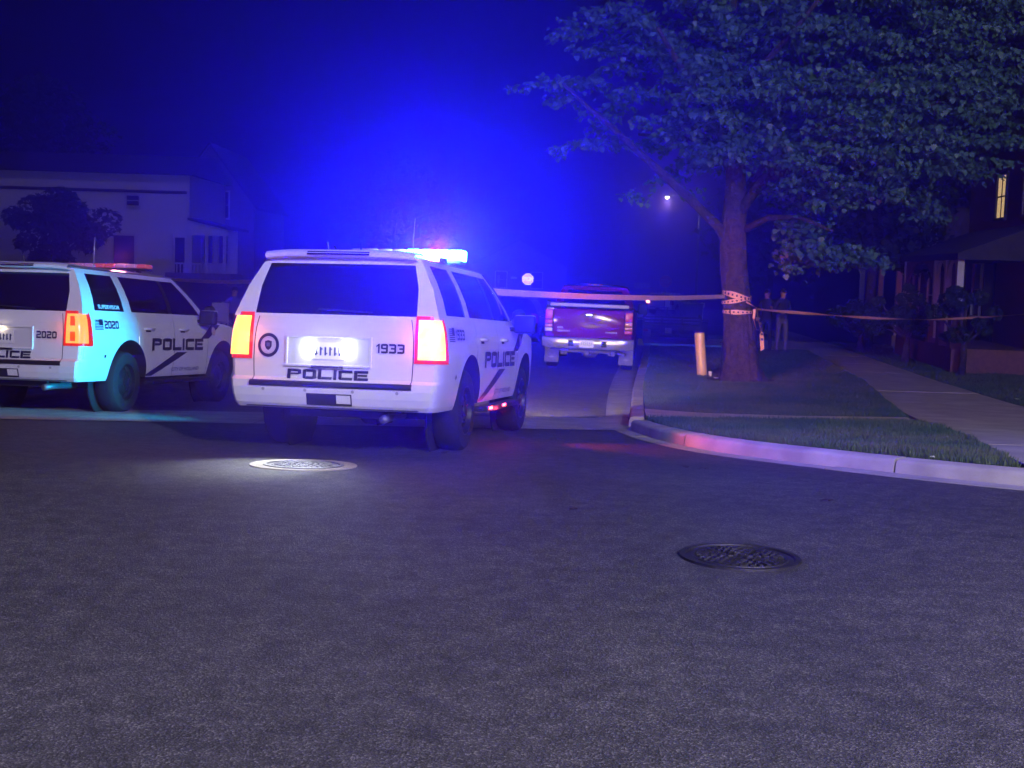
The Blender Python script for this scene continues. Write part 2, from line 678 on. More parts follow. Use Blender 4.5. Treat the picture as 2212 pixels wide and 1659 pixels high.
KPROF = [(0.0, -0.06), (0.012, 0.10), (0.022, 0.125), (0.05, 0.142), (0.20, 0.146), (0.205, -0.06)]
kerb = structure('kerb')
M_LINE = smooth_line([(30, 4.5), (12, 7.6), (7, 8.95), (5.2, 9.75), (4.22, 10.42), (3.6, 10.98), (2.96, 11.72), (2.4, 12.44),
                      (1.98, 13.18), (1.66, 14.3), (1.52, 15.2), (1.47, 15.75)], 1)
kerb_run(kerb, M_LINE, 2.6, [(a, z) for a, z in KPROF], side=1)
kerb_run(kerb, [p for p in S_LINE if p[1] < 60] + [(6.2, 60)], 3.0, KPROF, side=1)
PANPROF = [(-0.20, -0.05), (-0.20, 0.008), (-0.003, 0.012), (-0.003, -0.05)]
kerb_run(gp, M_LINE, 3.1, PANPROF, side=1, name='gutter_slab', m=M_CONC)


def offset_line(L, d):
    out = []
    for i, p in enumerate(L):
        a, b = Vector((*L[max(i - 1, 0)], 0)), Vector((*L[min(i + 1, len(L) - 1)], 0))
        t = (b - a).normalized()
        out.append((p[0] + t.y * d, p[1] - t.x * d))
    return out


# narrow paved strip from the kerb corner to the walk, and the walk itself
walk = structure('sidewalk')
BAND_F = [(1.70, 15.95), (2.73, 16.42), (3.9, 16.68), (5.40, 17.0)]
BAND_B = [(1.90, 18.25), (2.6, 17.62), (3.86, 17.55), (5.62, 18.1)]


def band(u, side):
    L = BAND_F if side == 0 else BAND_B
    s = u * 3
    i = min(2, int(s))
    t = s - i
    return (L[i][0] + (L[i + 1][0] - L[i][0]) * t, L[i][1] + (L[i + 1][1] - L[i][1]) * t)


bu = [0, 0.09, 0.36, 0.68, 1.0]
for a, b in zip(bu, bu[1:]):
    b2 = b - 0.004
    poly = [band(a, 0)] + [band(a + (b2 - a) * k / 4, 0) for k in range(1, 5)] + [band(b2 - (b2 - a) * k / 4, 1) for k in range(5)]
    sheet('paving_slab', poly, 0.150, M_PAVE, walk, drop=0.12)
# slabs of the walk from the street corner away along the side street
WL = [(4.42, 10.95), (5.08, 13.75), (5.50, 16.06), (5.66, 17.6), (5.85, 18.9), (6.47, 21.97), (7.25, 26.3), (7.98, 32.6), (8.55, 38.0), (9.4, 46), (10.6, 58)]
WR = [(8.0, 8.9), (8.35, 14.0), (8.5, 17.0), (8.56, 18.5), (8.62, 20.2), (8.73, 22.6), (8.92, 26.9), (9.35, 32.2), (9.85, 38.0), (10.7, 46), (11.9, 58)]
wy = [(10.75, 13.4), (13.42, 15.6), (15.62, 18.0), (18.02, 21.9), (21.93, 24.1), (24.13, 26.3), (26.33, 28.9), (28.93, 31.7), (31.73, 34.6), (34.63, 38), (38.03, 42), (42.03, 47), (47.03, 55)]
for i, (y0, y1) in enumerate(wy):
    if i == 0:
        poly = [(4.44, 10.78), (5.45, 9.92), (7.0, 9.25), (8.0, 8.95), (8.32, 13.4), (lerp_line(WL, 13.4), 13.4), (4.72, 12.2)]
    else:
        poly = [(lerp_line(WL, y0), y0), (lerp_line(WR, y0), y0), (lerp_line(WR, y1), y1), (lerp_line(WL, y1), y1)]
    sheet('paving_slab', poly, 0.140 + random.uniform(-0.004, 0.004), M_PAVE, walk, drop=0.10)

# lawns
kb = offset_line(S_LINE, 0.206)
mbk = offset_line([p for p in M_LINE if p[0] < 4.45], 0.206)
strip_poly = [(4.36, 10.86)] + mbk[1:] + [(1.72, 15.93)] + [(x, y - 0.01) for x, y in BAND_F[1:]] + [(5.45, 16.2), (5.0, 13.7), (4.66, 12.0)]
corner_poly = [(1.93, 18.28)] + [p for p in kb if 19 < p[1] < 60] + [(6.4, 60)] + [(x - 0.01, y) for x, y in WL[::-1] if 18.2 < y < 59] + [(5.64, 18.12), (3.86, 17.57), (2.6, 17.64)]
right_poly = [(x + 0.01, y) for x, y in WR] + [(13, 68), (46, 68), (46, 4), (9, 8.2)]
far_poly = [(6.5, 60.05), (10.2, 60), (13, 68.02), (46, 68.02), (46, 111), (12.1, 111), (9.2, 84)]
left_poly = [(-9.4, 19.0), (-7.9, 20.6), (-6.5, 24.2), (-1.7, 70), (2.2, 111), (-46, 111), (-46, 19)]
for poly in (strip_poly, corner_poly, right_poly, far_poly, left_poly):
    sheet('lawn', poly, 0.128, M_SOIL, kind='structure')
kerb_run(kerb, [(-9.6, 18.8), (-8.1, 20.6), (-6.7, 24.2), (-4.3, 44.0), (-1.9, 70)], 3.0, [(-a, z) for a, z in KPROF], side=1)
drive = sheet('driveway', [(3.95, 37.0), (8.6, 36.7), (8.9, 42.0), (4.45, 42.3)], 0.150, M_CONC, kind='structure', drop=0.1)


# ------------------------------------------------------------------ SUV
def ip(x, xs, ys_):
    return float(np.interp(x, xs, ys_))


def s_py(z):
    return ip(z, [0.38, 0.46, 0.56, 0.72, 0.9, 1.05, 1.16, 1.235], [0.93, 0.965, 0.985, 1.0, 1.008, 1.0, 0.985, 0.962])


def s_plan(x):
    return ip(x, [0, 0.02, 0.05, 0.10, 0.18, 0.35, 0.6, 4.3, 4.7, 4.95, 5.06, 5.12], [0.925, 0.948, 0.963, 0.975, 0.985, 0.995, 1.0, 1.0, 0.975, 0.93, 0.88, 0.82])


def s_xr(z):
    return ip(z, [0.40, 0.44, 0.50, 0.63, 0.665, 0.69, 0.85, 1.1, 1.235], [0.10, 0.05, 0.02, 0.0, 0.012, 0.06, 0.062, 0.075, 0.10])


def s_zb(x):
    return ip(x, [0, 3.55, 3.8, 4.3, 4.8, 5.0, 5.12], [1.235, 1.235, 1.20, 1.16, 1.09, 1.03, 0.95])


ARCH = ((1.22, 0.52), (4.17, 0.52))


def s_zlow(x):
    for xc, r_ in ARCH:
        if abs(x - xc) < r_:
            return 0.41 + math.sqrt(max(0, r_ * r_ - (x - xc) ** 2)) * 1.0
    if x < 0.7:
        return 0.42
    if x > 4.69:
        return 0.36
    return 0.44


def s_side(x, z, sg, off=0.0):
    if z > 1.235:
        t = (z - 1.235) / 0.555
        y = 0.955 - 0.24 * t + 0.03 * math.sin(PI * min(1, max(0, t)))
        return (x, sg * (y + off), z)
    return (x + s_xr(z) * max(0.0, 1 - x / 0.6), sg * (s_py(z) * s_plan(x) + off), z)


def s_rear(y, z, off=0.0):
    if z > 1.235:
        t = (z - 1.235) / 0.555
        ym = 0.955 - 0.24 * t + 0.03 * math.sin(PI * min(1, t))
        return (0.10 + 0.20 * t - 0.05 * (1 - (y / ym) ** 2) - off, y, z)
    ym = s_py(z) * s_plan(0)
    return (s_xr(z) - 0.05 * (1 - (y / ym) ** 2) - off, y, z)


GH = [(0.10, 0.30), (0.40, 0.50), (1.16, 1.14), (1.36, 1.32), (2.44, 2.42), (2.54, 2.52), (3.52, 2.86), (3.72, 3.02)]


def g_pt(c, t, sg, off=0.0):
    """c: fractional column index of the greenhouse."""
    i = min(len(GH) - 2, int(c))
    k = c - i
    xb = GH[i][0] + (GH[i + 1][0] - GH[i][0]) * k
    xt = GH[i][1] + (GH[i + 1][1] - GH[i][1]) * k
    z = 1.235 + 0.555 * t
    y = 0.955 - 0.24 * t + 0.03 * math.sin(PI * t)
    if xb > 3.3:
        y -= 0.03 * (xb - 3.3) / 0.42
    return (xb + (xt - xb) * t, sg * (y + off), z)


def roof_pt(x, v):
    ye = 0.716
    z = 1.79 + 0.056 * (1 - abs(v) ** 4) + 0.014 * math.sin(PI * min(1, max(0, (x - 0.3) / 2.72)))
    return (x, v * ye, z)


def wheel(parent, x, y, sg, tr=0.39, w=0.27, rimr=0.23, rim_mat=None):
    t = bpy.data.objects.new('wheel', None)
    root = MB()
    root.lathe([(tr * 0.60, -w * 0.46), (tr * 0.78, -w * 0.5), (tr * 0.93, -w * 0.46), (tr * 0.985, -w * 0.36), (tr, -w * 0.15), (tr, w * 0.15),
                (tr * 0.985, w * 0.36), (tr * 0.93, w * 0.46), (tr * 0.78, w * 0.5), (tr * 0.60, w * 0.46)], 40, 'Y')
    bpy.data.objects.remove(t)
    ty = root.build('tyre', M_TYRE, None, smooth='auto')
    r_ = MB()
    o = sg
    r_.lathe([(rimr + 0.012, o * w * 0.46), (rimr, o * w * 0.47), (rimr - 0.012, o * w * 0.30), (rimr * 0.72, o * w * 0.22), (rimr * 0.45, o * w * 0.36), (rimr * 0.26, o * w * 0.38),
              (rimr * 0.24, o * w * 0.45), (0.001, o * w * 0.46)], 28, 'Y')
    for k in range(10):                                   # vent slots
        a = 2 * PI * k / 10
        c = (math.cos(a) * rimr * 0.78, o * w * 0.265, math.sin(a) * rimr * 0.78)
        r_.box(c, (0.028, 0.012, 0.052), rot=(0, -a, 0), mi=1)
    for k in range(6):                                    # wheel nuts
        a = 2 * PI * (k + 0.5) / 6
        r_.tube([(math.cos(a) * rimr * 0.40, o * w * 0.36, math.sin(a) * rimr * 0.40), (math.cos(a) * rimr * 0.40, o * w * 0.44, math.sin(a) * rimr * 0.40)], 0.011, 6, mi=2)
    rm = r_.build('rim', [rim_mat or M_RIM, M_UNDER, M_CHROME], ty, smooth='auto')
    ty.name = 'wheel'
    ty.parent = parent
    ty.location = (x, y, tr)
    return ty


def side_decal(mb, verts, faces, x0, x1, z0, z1, sg, off, mi=0, slant=0.0):
    """Flat art in a unit box laid on the flank. Text reads front-to-back on the left, back-to-front on the right."""
    P = []
    for u, v in verts:
        if sg > 0:
            u = 1 - u
        z = z0 + (z1 - z0) * v
        x = x0 + (x1 - x0) * u + slant * (v - 0.5)
        P.append(s_side(x, z, sg, off))
    mb.add(P, faces if sg < 0 else [f[::-1] for f in faces], mi)


def rear_decal(mb, verts, faces, yc, w, zc, h, off, mi=0):
    P = [s_rear(yc - (u - 0.5) * w, zc + (v - 0.5) * h, off) for u, v in verts]
    mb.add(P, faces, mi)


def grid_unit(nu, nv):
    vs = [(i / nu, j / nv) for i in range(nu + 1) for j in range(nv + 1)]
    fs = [(i * (nv + 1) + j, (i + 1) * (nv + 1) + j, (i + 1) * (nv + 1) + j + 1, i * (nv + 1) + j + 1) for i in range(nu) for j in range(nv)]
    return vs, fs


def disc_unit(n=28, r0=0.0, r1=0.5):
    vs, fs = [], []
    for k in range(n):
        a = 2 * PI * k / n
        vs.append((0.5 + r1 * math.cos(a), 0.5 + r1 * math.sin(a)))
    if r0 <= 0:
        return vs, [tuple(range(n))]
    for k in range(n):
        a = 2 * PI * k / n
        vs.append((0.5 + r0 * math.cos(a), 0.5 + r0 * math.sin(a)))
    return vs, [(k, (k + 1) % n, n + (k + 1) % n, n + k) for k in range(n)]


def suv(label, loc, rot, paint, number=None, police=True, tail_lit=1.0, bar=None, supervisor=False, group=None, name='police_car', hubs=None):
    root = thing(name, label, 'car', loc, rot, group)
    xs = [0, 0.02, 0.05, 0.10, 0.18, 0.28, 0.42, 0.56, 0.699]
    for xc, r_ in ARCH:
        xs += [xc - r_ * math.cos(PI * k / 18) for k in range(0, 19)]
        xs += [xc - r_ - 0.001, xc + r_ + 0.001]
    xs += [1.46, 1.468, 1.9, 2.2, 2.50, 2.508, 2.9, 3.25, 3.60, 3.608, 4.8, 4.9, 5.0, 5.06, 5.12]
    xs = sorted(set(round(x, 4) for x in xs))
    ts = [0, 0.05, 0.13, 0.22, 0.30, 0.335, 0.44, 0.55, 0.66, 0.77, 0.87, 0.94, 1.0]
    parts = {k: MB() for k in ('body', 'rear_bumper', 'tailgate', 'rear_door', 'front_door', 'rear_door_l', 'front_door_l', 'seam1464', 'seam2504', 'seam3604', 'seam1464_l', 'seam2504_l', 'seam3604_l', 'seam_gate', 'seam_gate_l', 'wheel_well', 'wheel_well_l')}

    def put(kind, q):
        parts[kind].add(q, [(0, 1, 2, 3)])
    for sg in (-1, 1):
        for i in range(len(xs) - 1):
            xm = (xs[i] + xs[i + 1]) / 2
            gap = xs[i + 1] - xs[i] < 0.0085 and (abs(xm - 1.464) < 0.006 or abs(xm - 2.504) < 0.006 or abs(xm - 3.604) < 0.006)
            for j in range(len(ts) - 1):
                q = []
                for a, b in ((i, j), (i + 1, j), (i + 1, j + 1), (i, j + 1)):
                    x = xs[a]
                    z = s_zlow(x) + (s_zb(x) - s_zlow(x)) * ts[b]
                    q.append(s_side(x, z, sg, -0.008 if gap else 0.0))
                zm = sum(p[2] for p in q) / 4
                if sg > 0:
                    q = q[::-1]
                sfx = '_l' if sg > 0 else ''
                if gap:
                    k = 'seam%d' % min((1464, 2504, 3604), key=lambda e: abs(e - xm * 1000)) + sfx
                elif xm < 0.70 and zm < 0.66:
                    k = 'rear_bumper'
                elif 1.468 < xm < 2.50 and zm > 0.5:
                    k = 'rear_door' + sfx
                elif 2.508 < xm < 3.60 and zm > 0.5:
                    k = 'front_door' + sfx
                else:
                    k = 'body'
                put(k, q)
            # folded lip and wheel well
            x0, x1 = xs[i], xs[i + 1]
            a, b = s_side(x0, s_zlow(x0), sg), s_side(x1, s_zlow(x1), sg)
            a2, b2 = (a[0], sg * (abs(a[1]) - 0.30), a[2] - 0.0), (b[0], sg * (abs(b[1]) - 0.30), b[2] - 0.0)
            put('wheel_well' if sg < 0 else 'wheel_well_l', [a, b, b2, a2] if sg < 0 else [a2, b2, b, a])
    # rear face
    us = [-1, -0.985, -0.95, -0.80, -0.79, -0.5, -0.2, 0.2, 0.5, 0.79, 0.80, 0.95, 0.985, 1]
    for j in range(len(ts) - 1):
        for i in range(len(us) - 1):
            q = []
            for a, b in ((i, j), (i + 1, j), (i + 1, j + 1), (i, j + 1)):
                z = 0.42 + (1.235 - 0.42) * ts[b]
                q.append(s_rear(us[a] * s_py(z) * s_plan(0), z))
            um = abs(us[i] + us[i + 1]) / 2
            zm = q[0][2] * 0.5 + q[2][2] * 0.5
            seam = 0.79 < um < 0.80
            k = 'rear_bumper' if zm < 0.66 else (('seam_gate' if us[i] < 0 else 'seam_gate_l') if seam else ('tailgate' if um < 0.79 else 'body'))
            put(k, q[::-1])
    # hood and nose
    hb = MB()
    hb.grid(lambda x, v: (x, v * s_py(s_zb(x)) * s_plan(x), s_zb(x) + 0.055 * (1 - v * v) + 0.001), np.linspace(3.45, 5.12, 12), np.linspace(-1, 1, 13))
    parts['body'].grid(lambda t, v: (5.12 + 0.07 * (1 - v * v), v * s_py(0.36 + 0.59 * t) * s_plan(5.12), 0.36 + 0.59 * t), np.linspace(0, 1, 7), np.linspace(-1, 1, 11))
    bonnet = hb.build('bonnet', paint, root, smooth=True, recalc=True)
    gr = MB()
    gr.box((5.175, 0, 0.78), (0.05, 1.1, 0.30))
    gr.box((5.195, 0, 0.52), (0.05, 1.4, 0.16))
    gr.build('grille', M_BLACK, root, bevel=0.01)
    for sg in (-1, 1):
        hl = MB()
        hl.box((5.12, sg * 0.66, 0.84), (0.09, 0.34, 0.2))
        hl.build('headlight', mat('headlight_glass', (0.8, 0.8, 0.8), 0.1, emit=(1, 0.95, 0.85), estr=3.0 if police else 0.0), root, bevel=0.015)

    # greenhouse
    gb, glass = MB(), {'quarter_window': MB(), 'rear_door_window': MB(), 'front_door_window': MB()}
    tr = [0, 0.09, 0.35, 0.62, 0.90, 1.0]
    for sg in (-1, 1):
        for c in range(len(GH) - 1):
            sub = 3 if GH[c + 1][0] - GH[c][0] > 0.5 else 1
            for k in range(sub):
                c0, c1 = c + k / sub, c + (k + 1) / sub
                for j in range(len(tr) - 1):
                    q = [g_pt(c0, tr[j], sg), g_pt(c1, tr[j], sg), g_pt(c1, tr[j + 1], sg), g_pt(c0, tr[j + 1], sg)]
                    if sg > 0:
                        q = q[::-1]
                    win = 0 < j < len(tr) - 2
                    if win and c in (1, 3, 5):
                        continue
                    gb.add(q, [(0, 1, 2, 3)], 1 if (win and c == 4) else 0)
            if c in (1, 3, 5):
                key = {1: 'quarter_window', 3: 'rear_door_window', 5: 'front_door_window'}[c]
                w = MB()
                w.grid(lambda u, t: g_pt(c + u, t, sg, -0.006), np.linspace(0, 1, 5), np.linspace(0.09, 0.90, 5))
                w.build(key, M_GLASS, root, smooth=True, recalc=True)
    # rear of the greenhouse
    ru = [-1, -0.985, -0.95, -0.80, -0.3, 0.3, 0.80, 0.95, 0.985, 1]
    rt = [0, 0.05, 0.5, 0.88, 1.0]
    for j in range(len(rt) - 1):
        for i in range(len(ru) - 1):
            if abs(ru[i] + ru[i + 1]) / 2 < 0.80 and 0 < j < 3:
                continue
            q = []
            for a, b in ((i, j), (i + 1, j), (i + 1, j + 1), (i, j + 1)):
                z = 1.235 + 0.555 * rt[b]
                ym = 0.955 - 0.24 * rt[b] + 0.03 * math.sin(PI * rt[b])
                ue = ru[a] if abs(abs(ru[a]) - 0.8) > 0.01 else math.copysign(0.785 + 0.13 * rt[b], ru[a])
                q.append(s_rear(ue * ym, z))
            gb.add(q[::-1], [(0, 1, 2, 3)])
    rw = MB()

    def rwp(u, t):
        z = 1.235 + 0.555 * t
        ym = 0.955 - 0.24 * t + 0.03 * math.sin(PI * t)
        return s_rear(u * (0.785 + 0.13 * t) * ym, z, -0.006)
    rw.grid(rwp, np.linspace(-1, 1, 9), np.linspace(0.05, 0.88, 5))
    rwo = rw.build('rear_window', M_GLASS, root, smooth=True, recalc=True)
    wp = MB()
    wp.box(s_rear(-0.1, 1.30, 0.012), (0.012, 0.5, 0.014), rot=(0.05, 0.3, 0))
    wp.build('wiper', M_BLACK, rwo)
    ws = MB()
    ws.grid(lambda v, t: (3.72 - 0.70 * t + 0.10 * (1 - v * v), v * (0.925 - 0.21 * t + 0.03 * math.sin(PI * t)), 1.235 + 0.555 * t), np.linspace(-1, 1, 9), np.linspace(0, 1, 5))
    ws.build('windscreen', M_GLASS, root, smooth=True, recalc=True)
    gb.grid(roof_pt, np.linspace(0.28, 3.03, 16), np.linspace(-1, 1, 15))
    gb.build('cabin', [paint, M_BLACK], root, smooth='auto', recalc=True)
    # spoiler over the rear window with the slot of the high brake lamp
    sp = MB()

    def spoiler(u, v):
        w = 0.705
        y = u * w
        bow = 0.05 * (1 - u * u)
        prof = [(0.52, 1.842), (0.34, 1.856), (0.20, 1.842), (0.165, 1.815), (0.18, 1.785), (0.30, 1.772)]
        i = int(v)
        x, z = prof[i]
        return (x - bow, y, z - 0.02 * abs(u) ** 6)
    sp.grid(spoiler, np.linspace(-1, 1, 17), [0, 1, 2, 3, 4, 5])
    spo = sp.build('spoiler', paint, root, smooth='auto', recalc=True)
    hs = MB()
    hs.grid(lambda u, v: (0.108 + 0.016 * v + 0.05 * u * u * 0.16, u * 0.29, 1.795 + 0.034 * v), np.linspace(-1, 1, 7), [0, 1])
    hs.build('high_brake_lamp', mat('dark_red_lens', (0.03, 0.001, 0.001), 0.15), spo, recalc=True)

    names = {'rear_door_l': 'rear_door', 'front_door_l': 'front_door', 'wheel_well_l': 'wheel_well'}
    built = {}
    for k, mb in parts.items():
        m = M_UNDER if k[:4] in ('seam', 'whee') else paint
        built[k] = mb.build('door_seam' if k.startswith('seam') else names.get(k, k), m, root, smooth='auto')
    bmp = built['rear_bumper']
    # joint strip under the tailgate, step well, sensors
    st = MB()
    st.grid(lambda y, v: s_rear(y, 0.615 + 0.052 * v, 0.014 + 0.012 * math.sin(PI * v)), np.linspace(-0.75, 0.75, 9), [0, 0.5, 1])
    st.build('trim_strip', M_BLACK, built['tailgate'], smooth=True, recalc=True)
    sw = MB()
    sw.grid(lambda y, v: s_rear(y, 0.455 + 0.105 * v, 0.006), np.linspace(-0.21, 0.21, 5), [0, 1])
    sw.build('step_recess', M_UNDER, bmp, recalc=True)
    pl = MB()
    pl.grid(lambda y, v: s_rear(y, 0.475 + 0.075 * v, 0.010), np.linspace(-0.20, -0.07, 3), [0, 1])
    pl.build('tow_cover', paint, bmp, recalc=True)
    for yy in (-0.62, -0.22, 0.22, 0.62):
        sn = MB()
        vs, fs = disc_unit(12)
        sn.add([s_rear(yy + (u - 0.5) * 0.03, 0.585 + (v - 0.5) * 0.03, 0.006) for u, v in vs], [f[::-1] for f in fs])
        sn.build('sensor', mat('sensor_grey', (0.35, 0.35, 0.36), 0.5), bmp)
    lip = MB()
    lip.grid(lambda y, v: s_rear(y, 0.425 + 0.012 * v, 0.008), np.linspace(-0.8, 0.8, 9), [0, 1])
    lip.build('lower_lip', M_GREY, bmp, recalc=True)
    # number plate in its recess
    rec = MB()
    vs, fs = grid_unit(6, 2)
    rear_decal(rec, vs, fs, 0.03, 0.76, 0.935, 0.24, 0.004)
    reo = rec.build('plate_recess', mat('recess_paint', (0.62, 0.62, 0.64), 0.35, coat=0.3) if police else paint, built['tailgate'])
    fr = MB()
    for (yc, w, zc, h) in ((0.03, 0.80, 1.062, 0.02), (0.03, 0.80, 0.806, 0.02), (0.42, 0.02, 0.935, 0.24), (-0.36, 0.02, 0.935, 0.24)):
        p = s_rear(yc, zc, 0.01)
        fr.box(p, (0.03, w, h))
    fr.build('recess_frame', paint, reo, bevel=0.004)
    hd = MB()
    hd.box(s_rear(0.03, 0.795, 0.02), (0.035, 0.30, 0.025))
    hd.build('tailgate_handle', M_CHROME if police else M_BLACK, built['tailgate'], bevel=0.006)
    np_ = MB()
    np_.box(s_rear(0.03, 0.94, 0.016), (0.008, 0.305, 0.155))
    npo = np_.build('number_plate', M_PLATE, built['tailgate'])
    nb = MB()
    for k in range(6):
        p = s_rear(0.03 + 0.11 - 0.044 * k, 0.935, 0.022)
        nb.box(p, (0.003, 0.016, 0.075))
        nb.box((p[0], p[1] - 0.010, p[2] + (0.02 if k % 2 else -0.02)), (0.003, 0.016, 0.012))
    nb.build('plate_characters', mat('plate_blue', (0.02, 0.03, 0.10), 0.5), npo)
    # tail lamps wrapping the corners
    for sg in (-1, 1):
        def tl(u, t, off):
            z = 0.85 + 0.42 * t
            ym = s_py(min(z, 1.235)) * s_plan(0)
            zz = min(z, 1.234)
            if u < 0.62:
                y = 0.752 + (ym - 0.752) * (u / 0.62)
                p = s_rear(sg * y, zz, off)
                return (p[0] + 0.02 * max(0, z - 1.234), p[1], z)
            x = 0.24 * (u - 0.62) / 0.38 * (1 - 0.25 * t)
            p = s_side(x, zz, sg, off)
            return (p[0], p[1] - sg * 0.4 * max(0, z - 1.234), z)
        uu = [0, 0.08, 0.3, 0.5, 0.60, 0.64, 0.72, 0.86, 1.0]
        tm = MB()
        tm.grid(lambda u, t: tl(u, t, 0.012), uu, np.linspace(0, 1, 8))
        to = tm.build('tail_lamp', M_TAILRIM if tail_lit > 0 else M_TAILR, root, smooth=True, recalc=True)
        if tail_lit > 0:
            lm = MB()
            lm.grid(lambda u, t: tl(0.11 + 0.70 * u, 0.08 + 0.84 * t, 0.022), [u for u in np.linspace(0, 1, 9)], np.linspace(0, 1, 8))
            lm.build('lit_lens', mat('lit_tail_%d' % int(tail_lit * 10), (0.5, 0.02, 0.01), 0.2, emit=(1.0, 0.33, 0.06), estr=4.6 * tail_lit), to, smooth=True, recalc=True)
            if tail_lit < 1:
                for t0 in (0.14, 0.58):
                    rb = MB()
                    rb.grid(lambda u, t: tl(0.30 + 0.22 * u, t0 + 0.27 * t, 0.030), np.linspace(0, 1, 4), np.linspace(0, 1, 3))
                    rb.build('reflector', mat('lit_red_block', (0.4, 0.01, 0.0), 0.2, emit=(1.0, 0.10, 0.01), estr=1.2), to, recalc=True)
            if police:
                p = tl(0.35, 0.5, 0.10)
                lamp('tail_lamp_light', 'POINT', p, 4.0 * tail_lit, (1.0, 0.16, 0.06), root, 0.06)
    # handles, mirrors, running boards
    for sg, dr, df in ((-1, 'rear_door', 'front_door'), (1, 'rear_door_l', 'front_door_l')):
        for x, dn in ((1.62, dr), (2.66, df)):
            h = MB()
            p0, p1 = s_side(x, 1.075, sg, 0.03), s_side(x + 0.22, 1.075, sg, 0.03)
            h.tube([s_side(x - 0.01, 1.075, sg, 0.0), p0, ((p0[0] + p1[0]) / 2, p0[1] + sg * 0.006, p0[2]), p1, s_side(x + 0.23, 1.075, sg, 0.0)], [0.014, 0.017, 0.018, 0.017, 0.014], 8)
            h.build('door_handle', paint, built[dn], smooth=True)
            cup = MB()
            vs, fs = grid_unit(3, 2)
            side_decal(cup, vs, fs, x + 0.03, x + 0.17, 1.035, 1.07, sg, 0.003)
            cup.build('handle_cup', M_UNDER, built[dn])
        mr = MB()
        mr.box((3.30, sg * 1.14, 1.255), (0.13, 0.24, 0.20))
        mo = mr.build('wing_mirror', M_BLACK, root, bevel=0.035, smooth=True)
        cp = MB()
        cp.box((3.335, sg * 1.14, 1.335), (0.12, 0.22, 0.05))
        cp.build('mirror_cap', paint if police else M_BLACK, mo, bevel=0.018, smooth=True)
        arm = MB()
        arm.box((3.33, sg * 1.0, 1.20), (0.08, 0.16, 0.05))
        arm.build('mirror_arm', M_BLACK, mo, bevel=0.01)
        rb = MB()
        rb.box((2.70, sg * 0.985, 0.375), (1.86, 0.15, 0.055))
        rbo = rb.build('running_board', M_BLACK, root, bevel=0.015)
    # underbody, axle, exhaust, mud
    ub = MB()
    ub.box((2.6, 0, 0.52), (4.7, 1.20, 0.26))
    ub.box((1.22, 0, 0.36), (0.16, 1.5, 0.14))
    ub.box((0.45, 0, 0.40), (0.5, 0.9, 0.12))
    ub.build('chassis', M_UNDER, root)
    ex = MB()
    ex.tube([(0.9, -0.42, 0.34), (0.4, -0.44, 0.35), (0.12, -0.46, 0.34)], 0.04, 10)
    ex.build('exhaust_pipe', M_GREY, root, smooth=True)
    for xx, yy in ((1.22, 0.865), (1.22, -0.865), (4.17, 0.865), (4.17, -0.865)):
        wheel(root, xx, yy * 0.972, 1 if yy > 0 else -1, rim_mat=hubs)
    for xx in (1.22, 4.17):
        for sg in (-1, 1):
            w = MB()
            w.lathe([(0.50, 0), (0.50, 0.02)], 20, 'Y', (xx, sg * 0.70, 0.41))
            vs = [(xx + 0.5 * math.cos(2 * PI * k / 20), sg * 0.70, 0.41 + 0.5 * math.sin(2 * PI * k / 20)) for k in range(20)]
            w.add(vs, [tuple(range(20))])
            w.build('inner_arch', M_UNDER, built['wheel_well' if sg < 0 else 'wheel_well_l'])
    if not police:
        return root, built

    # ---- police markings
    letP, fP = block_text('POLICE', st=0.27)
    d = MB()
    rear_decal(d, letP, fP, 0.03, 0.75, 0.728, 0.088, 0.009)
    d.build('lettering', M_NAVY, built['tailgate'])
    nv, nf = block_text(number, st=0.22, aspect=0.95)
    d = MB()
    rear_decal(d, nv, nf, -0.535, 0.255, 0.975, 0.085, 0.009)
    d.build('number_lettering', M_NAVY, built['tailgate'])
    se = MB()
    vs, fs = disc_unit(32)
    rear_decal(se, vs, fs, 0.60, 0.205, 0.975, 0.215, 0.006, 0)
    vs, fs = disc_unit(32, 0.335, 0.36)
    rear_decal(se, vs, fs, 0.60, 0.205, 0.975, 0.215, 0.009, 1)
    vs, fs = disc_unit(32, 0.0, 0.325)
    rear_decal(se, vs, fs, 0.60, 0.205, 0.975, 0.215, 0.008, 2)
    shield = [(0.34, 0.66), (0.5, 0.70), (0.66, 0.66), (0.66, 0.46), (0.60, 0.35), (0.5, 0.28), (0.40, 0.35), (0.34, 0.46)][::-1]
    rear_decal(se, shield, [tuple(range(8))], 0.60, 0.205, 0.975, 0.215, 0.011, 0)
    rear_decal(se, [(0.42, 0.60), (0.58, 0.60), (0.58, 0.44), (0.42, 0.44)][::-1], [(0, 1, 2, 3)], 0.60, 0.205, 0.975, 0.215, 0.013, 3)
    se.build('round_seal', [M_NAVY, M_DECALW, mat('seal_grey', (0.55, 0.55, 0.60), 0.5), mat('seal_blue', (0.10, 0.12, 0.25), 0.5)], built['tailgate'])
    # flank
    for sg, dn, df in ((-1, 'rear_door', 'front_door'), (1, 'rear_door_l', 'front_door_l')):
        d = MB()
        # lettering is laid on letter by letter over both doors
        side_decal(d, letP, fP, 1.82, 3.42, 0.79, 0.955, sg, 0.008)
        d.build('lettering', M_NAVY, root)
        s = MB()
        vs, fs = grid_unit(8, 4)

        def stripe(x0b, x1b, z0, x0t, x1t, z1):
            P = []
            for u, v in vs:
                z = z0 + (z1 - z0) * v
                a, b = x0b + (x0t - x0b) * v, x1b + (x1t - x1b) * v
                P.append(s_side(a + (b - a) * u, z, sg, 0.004))
            s.add(P, fs if sg < 0 else [f[::-1] for f in fs])
        stripe(1.66, 1.90, 0.455, 2.58, 2.92, 0.765)
        stripe(3.36, 3.62, 0.955, 3.74, 4.06, 1.16)
        s.build('diagonal_stripe', M_NAVY, root)
